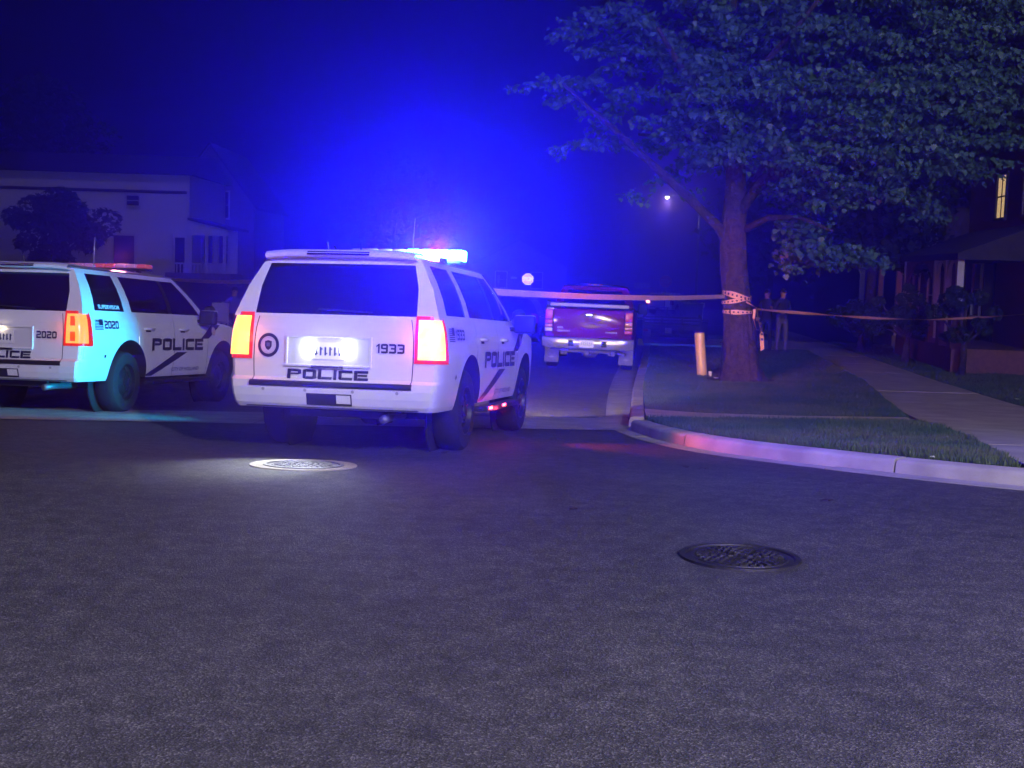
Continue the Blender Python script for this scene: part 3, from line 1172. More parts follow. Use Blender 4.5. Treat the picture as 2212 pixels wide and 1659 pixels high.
        bd = MB()
        vs2, fs2 = disc_unit(20)
        side_decal(bd, [(u, v) for u, v in vs2], fs2, 3.72, 3.86, 1.00, 1.13, sg, 0.009)
        bd.build('round_badge', mat('badge_cream', (0.65, 0.5, 0.42), 0.5), root)
        cv, cf = text_tris('CITY OF HOLLAND', 0.01)
        d = MB()
        side_decal(d, cv, cf, 2.46, 3.34, 0.505, 0.555, sg, 0.006)
        d.build('small_lettering', M_NAVY, root)
        d = MB()
        side_decal(d, nv, nf, 0.56 if sg < 0 else 0.30, 0.92 if sg < 0 else 0.66, 1.065, 1.165, sg, 0.006)
        d.build('number_lettering', M_NAVY, root)
        fl = MB()
        fx0, fx1 = (0.30, 0.52) if sg < 0 else (0.70, 0.92)
        for k in range(7):
            side_decal(fl, [(0, k / 6.5), (1, k / 6.5), (1, (k + 0.55) / 6.5), (0, (k + 0.55) / 6.5)], [(0, 1, 2, 3)], fx0, fx1, 1.05, 1.17, sg, 0.006)
        side_decal(fl, [(0.52, 0.48), (1, 0.48), (1, 1.08), (0.52, 1.08)], [(0, 1, 2, 3)], fx0, fx1, 1.05, 1.17, sg, 0.007)
        fl.build('flag_decal', M_NAVY, root)
        fc = MB()
        vs3, fs3 = disc_unit(6)
        side_decal(fc, vs3, fs3, 0.55, 0.60, 0.70, 0.75, sg, 0.006)
        fc.build('small_badge', M_BLACK, root)
    if supervisor:
        tv, tf = text_tris('SUPERVISOR', 0.02)
        for sg in (-1, 1):
            d = MB()
            P = []
            for u, v in tv:
                if sg > 0:
                    u = 1 - u
                P.append(g_pt(1.12 + 0.74 * u, 0.135 + 0.09 * v, sg, 0.004))
            d.add(P, tf if sg < 0 else [f[::-1] for f in tf])
            d.build('window_lettering', M_DECALW, root)
    for sg in (-1, 1):
        m_ = MB()
        m_.lathe([(0.001, -0.08), (0.055, -0.06), (0.075, 0.02), (0.078, 0.06), (0.07, 0.065), (0.001, 0.06)], 14, 'X', (3.62, sg * 1.0, 1.36))
        m_.tube([(3.60, sg * 0.9, 1.30), (3.62, sg * 0.97, 1.34)], 0.015, 6)
        m_.build('pillar_spotlight', M_BLACK, root, smooth='auto')
    # whip aerial and small aerials
    an = MB()
    an.tube([(1.55, -0.30, 1.85), (1.545, -0.302, 1.89)], 0.016, 8)
    an.tube([(1.545, -0.302, 1.89), (1.54, -0.305, 2.06), (1.53, -0.32, 2.26)], [0.007, 0.006, 0.004], 6)
    an.build('whip_aerial', mat('aerial_metal', (0.5, 0.5, 0.52), 0.35, metal=0.5), root, smooth=True)
    for (ax, ay, hh, lean) in ((1.1, 0.42, 0.11, 0.02), (0.9, 0.25, 0.06, 0.05), (1.3, 0.16, 0.13, 0.0)):
        a2 = MB()
        a2.tube([(ax, ay, 1.84), (ax, ay + lean, 1.87 + hh)], [0.014, 0.009], 6)
        a2.build('stub_aerial', M_BLACK, root)
    # light bar
    lb = MB()
    lb.box((2.5, 0, 1.885), (0.26, 1.20, 0.03))
    for sg in (-1, 1):
        lb.box((2.5, sg * 0.45, 1.865), (0.06, 0.05, 0.05))
    lbo = lb.build('light_bar', M_BLACK, root, bevel=0.008)
    nmod = 8
    for k in range(nmod):
        yc = -0.62 + 1.24 * (k + 0.5) / nmod
        md = MB()
        sk = 0.05 if k in (0, nmod - 1) else 0.0
        md.box((2.5, yc, 1.958 if not supervisor else 1.93), (0.25 - sk, 1.24 / nmod - 0.012, 0.115 if not supervisor else 0.055))
        md.build('light_module', bar(k, nmod), lbo, bevel=0.016, smooth=True)
    return root, built


def ground_pose(x, y, th):
    e = 0.6
    s = (gzf(x, y + 3.2) - gzf(x, y + 0.8)) / 2.4
    z = gzf(x, y + 2.5) - s * 2.5
    return (x, y, z), (s * math.sin(th), -math.atan(s) * math.cos(th), PI / 2 - th)


M_BLUE_LIT = mat('blue_led_lit', (0.1, 0.3, 0.9), 0.3, emit=(0.10, 0.55, 1.0), estr=28.0)
M_BAR_OFF = mat('clear_lens', (0.35, 0.30, 0.40), 0.15, coat=0.5)
M_BAR_PINK = mat('pink_led', (0.6, 0.3, 0.4), 0.2, emit=(1.0, 0.35, 0.55), estr=0.10)
M_BAR_RED = mat('red_led', (0.5, 0.05, 0.06), 0.2, emit=(1.0, 0.20, 0.30), estr=0.25)

loc1, rot1 = ground_pose(-1.610, 11.30, 0.1875)
suv1, b1 = suv('white police SUV numbered 1933 with its blue roof light bar lit', loc1, rot1, M_WHITE, '1933', True, 1.0,
               lambda k, n: M_BLUE_LIT if k < n / 2 else M_BAR_OFF, False, 'police SUVs stopped in the street')
loc2, rot2 = ground_pose(-6.104, 15.33, 0.1833)
suv2, b2 = suv('white police SUV numbered 2020 with SUPERVISOR lettering on its quarter window', loc2, rot2, M_WHITE, '2020', True, 0.45,
               lambda k, n: M_BAR_RED if k in (0, 3, 4) else M_BAR_PINK, True, 'police SUVs stopped in the street')

# lamps of the first SUV, and a few added helper lights
for yy in (0.20, -0.14):
    ld = MB()
    ld.lathe([(0.0005, -0.012), (0.045, -0.010), (0.058, 0.004), (0.06, 0.02)], 20, 'X', s_rear(yy, 0.955, 0.03))
    ld.build('hatch_lamp', M_ARROW, b1['tailgate'], smooth=True)
lamp('hatch_light', 'SPOT', (-0.09, 0.16, 0.93), 170, (0.86, 0.95, 1.0), suv1, 0.03, target=(-0.95, 0.32, 0.0), size=62, blend=0.9)
lamp('hatch_light', 'SPOT', (-0.09, -0.10, 0.93), 70, (0.86, 0.95, 1.0), suv1, 0.03, target=(-2.0, 0.4, 0.0), size=95, blend=1.0)
lamp('plate_light', 'POINT', (-0.20, 0.03, 0.98), 1.1, (0.9, 0.95, 1.0), suv1, 0.04)  # added fill that whitens the plate recess
lamp('light_bar_light', 'POINT', (2.30, -0.34, 2.02), 2500, (0.036, 0.000, 1.0), suv1, 0.06)
for yy in (-0.14, -0.48):
    lamp('light_bar_light', 'POINT', (2.33, yy, 1.985), 140, (0.0, 0.50, 1.0), suv1, 0.03)
for xx in (1.92, 2.62):
    rl = MB()
    rl.box((xx, -1.062, 0.385), (0.16, 0.012, 0.03))
    rl.build('red_side_lamp', mat('red_side_led', (0.6, 0.05, 0.03), 0.3, emit=(1.0, 0.07, 0.05), estr=14.0), suv1, bevel=0.004)
lamp('side_light', 'SPOT', (2.6, -1.12, 0.40), 260, (1.0, 0.09, 0.16), suv1, 0.05, target=(2.0, -5.0, 0.32), size=70, blend=1.0)
lamp('side_light', 'POINT', (2.3, -1.10, 0.36), 3.0, (1.0, 0.05, 0.06), suv1, 0.03)
lamp('side_light', 'SPOT', (3.30, 1.09, 0.46), 1900, (0.0, 0.50, 1.0), suv1, 0.05, target=(3.55, 4.2, 0.74), size=42, blend=0.8)  # assumed blue lamp on the hidden flank, inferred from the other SUV's wash
for sg in (-1, 1):
    lamp('headlight_beam', 'SPOT', (5.30, sg * 0.66, 0.84), 1500, (1.0, 0.82, 0.54), suv1, 0.06, target=(20, sg * 0.9 + 0.3, 0.55), size=58, blend=0.8)  # beams assumed from the lit pickup and lawn; the lamps are unseen
lamp('light_bar_light', 'SPOT', (2.80, -0.42, 1.93), 350, (1.0, 0.10, 0.12), suv1, 0.06, target=(14, -3.2, 0.6), size=100, blend=0.8)  # assumed red lamp, unseen, added to redden the tape and trunk
wl = MB()
wl.box((0.90, -0.775, 1.81), (0.14, 0.05, 0.05))
wl.build('added_lamp_box', M_BLACK, suv1, bevel=0.01)  # made-up housing for the added red spot
_tt = suv1.matrix_basis.inverted() @ Vector((3.4, 22.5, 1.05))
lamp('added_red_spot', 'SPOT', (0.98, -0.84, 1.81), 4800, (1.0, 0.12, 0.10), suv1, 0.04, target=_tt, size=17, blend=0.6)  # added spot that reddens the tape, not a known lamp of the car
lamp('side_light', 'SPOT', (3.0, -1.20, 0.46), 700, (1.0, 0.10, 0.12), suv1, 0.04, target=(8.5, -2.6, 1.45), size=40, blend=0.9)  # extra red spot added along the tape to redden it
# lamps of the second SUV
lamp('light_bar_light', 'POINT', (2.5, -0.2, 2.06), 9, (1.0, 0.28, 0.45), suv2, 0.1)
lamp('plate_light', 'POINT', (-0.04, 0.03, 1.04), 0.35, (1.0, 0.8, 0.5), suv2, 0.02)


# ------------------------------------------------------------------ pickup truck
M_MAROON = mat('maroon_paint', (0.22, 0.008, 0.028), 0.55, spec=0.10, coat=0.10, col2=(0.18, 0.006, 0.022), nscale=2)
M_DIRTY = mat('dusty_steel', (0.34, 0.28, 0.22), 0.7, metal=0.3, col2=(0.22, 0.18, 0.14), nscale=9)
M_FLAP = mat('grey_rubber', (0.20, 0.18, 0.17), 0.8, col2=(0.27, 0.24, 0.22), nscale=5)
M_AMBER = mat('amber_lens', (0.75, 0.22, 0.02), 0.2, coat=0.4)
M_REDL = mat('red_truck_lens', (0.70, 0.01, 0.03), 0.3)
M_CLEAR = mat('clear_truck_lens', (0.8, 0.72, 0.70), 0.15, coat=0.6)
M_PALE = mat('pale_aluminium', (0.42, 0.38, 0.38), 0.5, metal=0.2)


def pickup(loc, rot):
    root = thing('pickup_truck', 'maroon pickup truck with chrome bumper parked against the kerb', 'truck', loc, rot)
    arches = ((1.25, 0.49), (4.85, 0.49))

    def zlow(x):
        for xc, r_ in arches:
            if abs(x - xc) < r_:
                return 0.44 + math.sqrt(max(0, r_ * r_ - (x - xc) ** 2))
        return 0.60 if x < 0.8 else 0.50

    def py(z):
        return ip(z, [0.45, 0.6, 0.8, 1.1, 1.25, 1.37], [0.94, 0.975, 0.99, 0.985, 0.97, 0.955])

    def ztop(x):
        return ip(x, [0, 2.24, 2.26, 4.15, 4.4, 5.3, 5.6], [1.37, 1.37, 1.24, 1.24, 1.22, 1.12, 1.0])
    xs = [0.10, 0.16, 0.3, 0.6, 2.0, 2.23, 2.26, 2.30, 3.25, 3.26, 4.2, 5.45, 5.55, 5.62]
    for xc, r_ in arches:
        xs += [xc - r_ * math.cos(PI * k / 14) for k in range(15)] + [xc - r_ - 0.001, xc + r_ + 0.001]
    xs = sorted(set(round(x, 4) for x in xs))
    ts = [0, 0.1, 0.25, 0.45, 0.65, 0.85, 1.0]
    parts = {'bed_side': MB(), 'bed_side_l': MB(), 'cab_side': MB(), 'cab_side_l': MB(), 'front_wing': MB(), 'front_wing_l': MB()}
    for sg in (-1, 1):
        for i in range(len(xs) - 1):
            xm = (xs[i] + xs[i + 1]) / 2
            for j in range(len(ts) - 1):
                q = []
                for a, b in ((i, j), (i + 1, j), (i + 1, j + 1), (i, j + 1)):
                    x = xs[a]
                    z = zlow(x) + (ztop(x) - zlow(x)) * ts[b]
                    pl = ip(x, [0.1, 0.16, 0.3, 5.2, 5.5, 5.62], [0.975, 0.99, 1.0, 1.0, 0.95, 0.88])
                    q.append((x, sg * py(z) * pl, z))
                if sg > 0:
                    q = q[::-1]
                if 2.23 < xm < 2.26:
                    continue
                k = 'bed_side' if xm < 2.24 else ('cab_side' if xm < 4.2 else 'front_wing')
                parts[k + ('_l' if sg > 0 else '')].add(q, [(0, 1, 2, 3)])
            a, b = xs[i], xs[i + 1]
            pa, pb = (a, sg * py(zlow(a)), zlow(a)), (b, sg * py(zlow(b)), zlow(b))
            if xm < 2.23 or xm > 2.26:
                parts[('bed_side' if xm < 2.24 else ('cab_side' if xm < 4.2 else 'front_wing')) + ('_l' if sg > 0 else '')].add(
                    [pa, pb, (b, pb[1] - sg * 0.2, pb[2]), (a, pa[1] - sg * 0.2, pa[2])], [(0, 1, 2, 3)])
    for k, mb in parts.items():
        if 'bed' in k:
            sg = 1 if k.endswith('_l') else -1
            mb.add([(0.10, sg * 0.78, 0.62), (0.10, sg * 0.935, 0.62), (0.10, sg * 0.93, 1.37), (0.10, sg * 0.78, 1.37)], [(0, 1, 2, 3)])
            mb.add([(0.10, sg * 0.70, 1.372), (2.23, sg * 0.70, 1.372), (2.23, sg * 0.955, 1.372), (0.10, sg * 0.935, 1.372)], [(0, 1, 2, 3)])
        mb.build(k.replace('_l', ''), M_MAROON, root, smooth='auto', recalc=True)
    # tailgate with a pressed panel, latch handle, badges
    tg = MB()

    def tgp(y, z):
        d = 0.0
        if abs(y) < 0.68 and 0.84 < z < 1.30:
            d = 0.012
        return (0.085 - 0.015 * math.sin(PI * (z - 0.74) / 0.62) + d, y, z)
    tg.grid(tgp, [-0.765, -0.70, -0.68, -0.3, 0, 0.3, 0.68, 0.70, 0.765], [0.74, 0.82, 0.84, 1.0, 1.15, 1.30, 1.32, 1.36])
    tg.add([(0.085, -0.765, 1.36), (0.085, 0.765, 1.36), (0.14, 0.765, 1.372), (0.14, -0.765, 1.372)], [(0, 1, 2, 3)])
    tgo = tg.build('tailgate', M_MAROON, root, smooth='auto', recalc=True)
    h = MB()
    h.box((0.068, 0, 1.245), (0.02, 0.20, 0.085))
    ho = h.build('latch_handle', M_BLACK, tgo, bevel=0.008)
    h = MB()
    h.box((0.054, 0, 1.255), (0.012, 0.13, 0.02))
    h.build('latch_lever', M_CHROME, ho, bevel=0.004)
    for (y0, w, z, hh, n) in ((0.54, 0.28, 0.885, 0.035, 8), (-0.50, 0.26, 0.885, 0.035, 7), (0.62, 0.13, 0.955, 0.045, 3)):
        bd = MB()
        for k in range(n):
            bd.box((0.072, y0 + w / 2 - w * (k + 0.5) / n, z), (0.012, w / n * 0.8, hh))
        bd.build('chrome_badge', M_PALE, tgo)
    # tail lamps
    for sg in (-1, 1):
        tl = MB()
        tl.box((0.13, sg * 0.872, 1.10), (0.10, 0.185, 0.50))
        to = tl.build('tail_lamp', M_BLACK, root, bevel=0.012)
        zs = [(1.235, 0.215, M_REDL), (1.075, 0.095, M_AMBER if sg < 0 else M_REDL), (0.985, 0.075, M_AMBER), (0.90, 0.085, M_REDL if sg < 0 else M_CLEAR)]
        for z, hh, m in zs:
            ln = MB()
            ln.box((0.085, sg * 0.872, z), (0.03, 0.165, hh - 0.008))
            ln.build('lamp_lens', m, to, bevel=0.012, smooth=True)
    # chrome bumper
    bp = MB()

    def bpp(u, v):
        y = u * 1.0
        prof = [(0.16, 0.745), (-0.06, 0.745), (-0.10, 0.725), (-0.115, 0.66), (-0.105, 0.58), (-0.07, 0.52), (0.10, 0.50)]
        x, z = prof[int(v)]
        sweep = 0.16 * max(0.0, abs(u) - 0.75) / 0.25
        if abs(u) < 0.26 and z < 0.73:
            x += 0.035
        return (x + sweep * sweep * 4, y, z + (0.03 if abs(u) > 0.9 and z < 0.6 else 0))
    bp.grid(bpp, [-1, -0.96, -0.9, -0.8, -0.6, -0.28, -0.26, 0, 0.26, 0.28, 0.6, 0.8, 0.9, 0.96, 1], [0, 1, 2, 3, 4, 5, 6])
    bo = bp.build('rear_bumper', mat('dusty_chrome', (0.68, 0.64, 0.58), 0.30, metal=0.45, col2=(0.5, 0.46, 0.40), nscale=4), root, smooth='auto', recalc=True)
    for sg in (-1, 1):
        sp = MB()
        sp.box((0.0, sg * 0.55, 0.752), (0.15, 0.62, 0.014))
        sp.build('step_pad', M_BLACK, bo, bevel=0.004)
        ex = MB()
        ex.box((-0.10, sg * 0.36, 0.63), (0.03, 0.12, 0.13))
        eo = ex.build('hook_recess', M_BLACK, bo, bevel=0.01)
        bt = MB()
        bt.lathe([(0.0005, -0.012), (0.022, -0.006), (0.024, 0.01)], 10, 'X', (-0.118, sg * 0.36, 0.64))
        bt.build('bolt', M_CHROME, eo, smooth=True)
    pl = MB()
    pl.box((-0.092, 0.02, 0.625), (0.012, 0.31, 0.16))
    po = pl.build('number_plate', mat('bright_plate', (0.95, 0.95, 0.93), 0.35), bo)
    pc = MB()
    for k in range(6):
        pc.box((-0.100, 0.13 - 0.044 * k, 0.625), (0.003, 0.018, 0.07))
    pc.build('plate_characters', mat('plate_faint', (0.55, 0.55, 0.6), 0.5), po)
    vl = MB()
    vl.box((-0.05, 0.05, 0.495), (0.12, 1.5, 0.03))
    vl.build('lower_valance', M_BLACK, bo, bevel=0.008)
    # undercarriage
    un = MB()
    un.tube([(1.25, -0.8, 0.40), (1.25, -0.2, 0.40), (1.25, -0.12, 0.40), (1.25, 0.12, 0.40), (1.25, 0.2, 0.40), (1.25, 0.8, 0.40)], [0.06, 0.06, 0.16, 0.16, 0.06, 0.06], 12)
    un.build('rear_axle', M_DIRTY, root, smooth=True)
    hr = MB()
    hr.box((0.05, 0, 0.43), (0.35, 0.09, 0.09))
    hr.box((0.15, 0, 0.46), (0.10, 0.95, 0.07))
    hr.box((0.10, 0.47, 0.44), (0.10, 0.05, 0.14))
    hr.box((0.10, -0.47, 0.44), (0.10, 0.05, 0.14))
    hr.build('tow_hitch', M_DIRTY, root, bevel=0.006)
    for sg in (-1, 1):
        ls = MB()
        ls.box((0.75, sg * 0.55, 0.47), (1.3, 0.08, 0.08))
        ls.box((0.22, sg * 0.55, 0.44), (0.08, 0.09, 0.16))
        ls.build('leaf_spring', M_DIRTY, root, bevel=0.006)
        mf = MB()
        mf.box((0.70, sg * 0.83, 0.36), (0.012, 0.32, 0.44))
        mo = mf.build('mud_flap', M_FLAP, root, bevel=0.003)
        dm = MB()
        dm.add([(0.692, sg * 0.83 - 0.075, 0.26), (0.692, sg * 0.83, 0.235), (0.692, sg * 0.83 + 0.075, 0.26), (0.692, sg * 0.83, 0.285)], [(0, 1, 2, 3)])
        dm.build('flap_badge', M_PALE, mo)
    sp = MB()
    sp.lathe([(0.20, -0.08), (0.33, -0.10), (0.37, -0.04), (0.37, 0.04), (0.33, 0.10), (0.20, 0.08)], 24, 'Z', (0.62, 0.08, 0.56))
    sp.build('spare_wheel', M_TYRE, root, smooth=True)
    ex = MB()
    ex.tube([(1.9, -0.62, 0.42), (1.3, -0.66, 0.50), (0.55, -0.66, 0.42), (0.28, -0.80, 0.40)], 0.042, 10)
    ex.build('exhaust_pipe', M_DIRTY, root, smooth=True)
    ch = MB()
    ch.box((3.0, 0, 0.56), (4.6, 1.0, 0.2))
    ch.box((1.2, 0, 0.70), (2.0, 1.3, 0.05))
    ch.build('chassis', M_UNDER, root)
    for xx in (1.25, 4.85):
        for sg in (-1, 1):
            wheel(root, xx, sg * 0.85, sg, 0.385, 0.265, 0.23, M_GREY)
    # hard bed cover with a bright rear edge
    tc = MB()
    tc.box((1.19, 0, 1.425), (2.05, 1.62, 0.05))
    to = tc.build('bed_cover', M_BLACK, root, bevel=0.01)
    te = MB()
    te.box((0.15, 0, 1.455), (0.05, 1.72, 0.075))
    te.build('cover_edge', M_PALE, to, bevel=0.012)
    # cab
    cb = MB()
    cols = [(2.28, 2.42), (2.36, 2.50), (3.22, 3.20), (3.30, 3.28), (4.05, 3.62), (4.25, 3.72)]

    def cp(c, t, sg, off=0):
        i = min(4, int(c))
        k = c - i
        xb = cols[i][0] + (cols[i + 1][0] - cols[i][0]) * k
        xt = cols[i][1] + (cols[i + 1][1] - cols[i][1]) * k
        return (xb + (xt - xb) * t, sg * (0.955 - 0.21 * t + 0.03 * math.sin(PI * t) + off), 1.24 + 0.60 * t)
    tr = [0, 0.1, 0.5, 0.9, 1.0]
    for sg in (-1, 1):
        for c in range(5):
            if c in (1, 3):
                w = MB()
                w.grid(lambda u, t: cp(c + u, t, sg, -0.006), np.linspace(0, 1, 4), np.linspace(0.1, 0.9, 4))
                w.build('side_window', M_GLASS, root, smooth=True, recalc=True)
            for j in range(4):
                if c in (1, 3) and 0 < j < 3:
                    continue
                cb.add([cp(c, tr[j], sg), cp(c + 1, tr[j], sg), cp(c + 1, tr[j + 1], sg), cp(c, tr[j + 1], sg)], [(0, 1, 2, 3)])

    def rp(u, t):
        p = cp(0, t, 1)
        return (p[0] - 0.04 * (1 - u * u), u * p[1], p[2])
    for (u0, u1) in ((-1, -0.80), (0.80, 1)):
        cb.grid(rp, [u0, (u0 + u1) / 2, u1], tr)
    cb.grid(rp, np.linspace(-0.8, 0.8, 7), [0.86, 1.0])
    cb.grid(rp, np.linspace(-0.8, 0.8, 7), [0, 0.14])
    cb.add([(2.30, -0.955, 0.6), (2.30, 0.955, 0.6), (2.28, 0.955, 1.24), (2.28, -0.955, 1.24)], [(0, 1, 2, 3)])
    cb.grid(lambda x, v: (x, v * 0.745, 1.84 + 0.06 * (1 - abs(v) ** 2.4)), np.linspace(2.38, 3.72, 8), np.linspace(-1, 1, 11))
    cb.build('cab', M_MAROON, root, smooth='auto', recalc=True)
    w = MB()
    w.grid(lambda u, t: (rp(u, t)[0] + 0.006, rp(u, t)[1], rp(u, t)[2]), np.linspace(-0.8, 0.8, 7), np.linspace(0.14, 0.86, 4))
    w.build('rear_window', M_GLASS, root, smooth=True, recalc=True)
    w = MB()
    w.grid(lambda v, t: (4.25 - 0.53 * t + 0.08 * (1 - v * v), v * (0.93 - 0.185 * t), 1.24 + 0.6 * t), np.linspace(-1, 1, 7), np.linspace(0, 1, 4))
    w.build('windscreen', M_GLASS, root, smooth=True, recalc=True)
    hb = MB()
    hb.grid(lambda x, v: (x, v * 0.95 * ip(x, [4.2, 5.3, 5.62], [1, 1, 0.9]), ztop(x) + 0.06 * (1 - v * v)), np.linspace(4.1, 5.62, 8), np.linspace(-1, 1, 9))
    hb.grid(lambda z, v: (5.62 + 0.05 * (1 - v * v), v * 0.85, z), np.linspace(0.5, 1.0, 4), np.linspace(-1, 1, 9))
    hb.build('bonnet', M_MAROON, root, smooth='auto', recalc=True)
    # marker lamps along the roof edge
    for yy in (-0.13, 0.0, 0.13):
        ml = MB()
        ml.box((2.365, yy, 1.888), (0.05, 0.085, 0.025))
        ml.build('roof_marker', M_AMBER if yy == 0 else M_REDL, root, bevel=0.006)
    for sg in (-1, 1):
        mr = MB()
        mr.box((3.85, sg * 1.13, 1.32), (0.12, 0.22, 0.26))
        mr.box((3.88, sg * 0.99, 1.25), (0.05, 0.14, 0.05))
        mr.build('wing_mirror', M_BLACK, root, bevel=0.02)
    return root


tp = at(1268, 756, 28.0)
pickup((tp.x, 28.0, gzf(tp.x, 29.5) + 0.012), (0.012, 0, PI / 2 - 0.108))


# ------------------------------------------------------------------ street maple
M_BARK = mat('bark', (0.045, 0.032, 0.026), 0.95, col2=(0.095, 0.068, 0.054), nscale=9, bump=1.0, bscale=16, detail=9)
for _n in M_BARK.node_tree.nodes:
    if _n.type == 'BUMP':
        _n.inputs['Distance'].default_value = 0.08
M_LEAF = mat('maple_leaf', (0.050, 0.13, 0.075), 0.5, col2=(0.09, 0.19, 0.11), nscale=2.0)
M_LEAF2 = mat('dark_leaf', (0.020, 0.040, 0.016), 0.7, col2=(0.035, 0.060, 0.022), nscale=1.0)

# outline of one lobed leaf, stalk at the origin, tip along +y
LEAF = np.array([(0, 0, 0), (0.16, 0.05, .02), (0.42, -0.02, -.03), (0.40, 0.22, .0), (0.62, 0.42, -.06), (0.34, 0.48, .02), (0.30, 0.70, -.01), (0, 1.0, -.10),
                 (-0.30, 0.70, -.01), (-0.34, 0.48, .02), (-0.62, 0.42, -.06), (-0.40, 0.22, .0), (-0.42, -0.02, -.03), (-0.16, 0.05, .02)])
LEAF_T = [(0, 1, 3), (1, 2, 3), (0, 3, 5), (3, 4, 5), (0, 5, 9), (5, 6, 9), (6, 8, 9), (6, 7, 8), (0, 9, 11), (9, 10, 11), (0, 11, 13), (11, 12, 13)]
LEAF_LO = np.array([(0, 0, 0), (0.5, 0.30, -.03), (0.15, 0.55, .02), (0, 1.0, -.08), (-0.15, 0.55, .02), (-0.5, 0.30, -.03)])
LEAF_LO_T = [(0, 1, 2), (2, 3, 4), (0, 4, 5), (0, 2, 4)]


def rot_mats(yaw, pit, rol):
    cy, sy, cp, sp, cr, sr = np.cos(yaw), np.sin(yaw), np.cos(pit), np.sin(pit), np.cos(rol), np.sin(rol)
    M = np.empty((len(yaw), 3, 3))
    # Rz * Rx * Ry
    M[:, 0, 0] = cy * cr - sy * sp * sr
    M[:, 0, 1] = -sy * cp
    M[:, 0, 2] = cy * sr + sy * sp * cr
    M[:, 1, 0] = sy * cr + cy * sp * sr
    M[:, 1, 1] = cy * cp
    M[:, 1, 2] = sy * sr - cy * sp * cr
    M[:, 2, 0] = -cp * sr
    M[:, 2, 1] = sp
    M[:, 2, 2] = cp * cr
    return M


def raw_mesh(name, V, T, m, parent=None):
    me = bpy.data.meshes.new(name)
    V = np.ascontiguousarray(V, dtype=np.float32)
    T = np.ascontiguousarray(T, dtype=np.int32)
    me.vertices.add(len(V))
    me.vertices.foreach_set('co', V.ravel())
    me.loops.add(len(T) * 3)
    me.loops.foreach_set('vertex_index', T.ravel())
    me.polygons.add(len(T))
    me.polygons.foreach_set('loop_start', np.arange(0, len(T) * 3, 3, dtype=np.int32))
    me.update(calc_edges=True)
    me.materials.append(m)
    o = bpy.data.objects.new(name, me)
    C.objects.link(o)
    if parent is not None:
        o.parent = parent
    return o


def foliage(name, pos, size, yaw, pit, rol, m, parent, shape=LEAF, tris=LEAF_T):
    n = len(pos)
    Mx = rot_mats(yaw, pit, rol)
    V = np.einsum('nij,kj->nki', Mx, shape) * size[:, None, None] + pos[:, None, :]
    T = (np.array(tris)[None] + (np.arange(n) * len(shape))[:, None, None]).reshape(-1, 3)
    return raw_mesh(name, V.reshape(-1, 3), T, m, parent)


def sprays(centres, n_each, rad, flat, size, droop=0.5):
    P, Yw, Pt, Rl, S = [], [], [], [], []
    for c in centres:
        n = max(3, int(n_each * rng.uniform(0.6, 1.4)))
        a = rng.uniform(0, 2 * PI, n)
        r_ = rad * np.sqrt(rng.uniform(0, 1, n)) * rng.uniform(0.7, 1.2)
        tilt = rng.uniform(-0.35, 0.35, 2)
        dx, dy = r_ * np.cos(a), r_ * np.sin(a)
        dz = -droop * r_ ** 2 / rad + rng.normal(0, flat, n) + tilt[0] * dx + tilt[1] * dy
        P.append(np.stack([c[0] + dx, c[1] + dy, c[2] + dz], 1))
        Yw.append(a - PI / 2 + rng.normal(0, 0.7, n))
        Pt.append(rng.normal(-0.75, 0.45, n))
        Rl.append(rng.normal(0, 0.45, n))
        S.append(size * rng.uniform(0.65, 1.25, n))
    return [np.concatenate(x) for x in (P, S, Yw, Pt, Rl)]


TY = 25.7
base = at(1602, 822, TY)
TREE_Z = gzf(4.6, TY) + 0.12
tree = thing('maple_tree', 'large maple with police tape tied round its thick trunk', 'tree', (base.x, TY, TREE_Z))


def tl_(px, py, Y=TY):
    p = at(px, py, Y)
    return p - Vector((base.x, TY, TREE_Z))


# trunk: a ring mesh with buttress roots and bark ridges
trunk_px = [(1602, 826, 92), (1602, 812, 78), (1601, 790, 70), (1600, 760, 66), (1598, 720, 64), (1594, 680, 59), (1590, 640, 55), (1586, 590, 52), (1584, 540, 53), (1583, 500, 52), (1588, 450, 46),
            (1590, 390, 40), (1588, 320, 35), (1580, 240, 30), (1575, 150, 24), (1580, 60, 18), (1590, -60, 12)]
nseg = 72
vv, ff = [], []
for i, (px, py_, wpx) in enumerate(trunk_px):
    c = tl_(px, py_)
    r0 = wpx / 2 / F_PX * TY * 1.02
    hgt = max(0.0, c.z)
    for k in range(nseg):
        a = 2 * PI * k / nseg
        flare = math.exp(-hgt / 0.22) * (0.30 * max(0, math.cos(3 * a + 0.6)) + 0.22 * max(0, math.cos(5 * a + 2.0)))
        ridge = 0.04 * math.sin(9 * a + 2.2 * c.z) + 0.035 * math.sin(17 * a - 3.1 * c.z) + 0.04 * abs(math.sin(14 * a + 1.3 * c.z)) + 0.03 * random.uniform(-1, 1)
        root_cut = -0.30 * math.exp(-((a - 5.35) / 0.12) ** 2) * (1 if hgt < 0.75 else 0.0) - 0.22 * math.exp(-((a - 4.75 - 0.9) / 0.09) ** 2) * (1 if hgt < 0.6 else 0)
        r_ = r0 * (1 + flare + ridge + root_cut)
        vv.append((c.x + r_ * math.cos(a), c.y + r_ * math.sin(a), c.z - (0.12 if i == 0 else 0)))
for i in range(len(trunk_px) - 1):
    for k in range(nseg):
        k2 = (k + 1) % nseg
        ff.append((i * nseg + k, i * nseg + k2, (i + 1) * nseg + k2, (i + 1) * nseg + k))
mb = MB()
mb.add(vv, ff)
trunk = mb.build('trunk', M_BARK, tree, smooth=True)
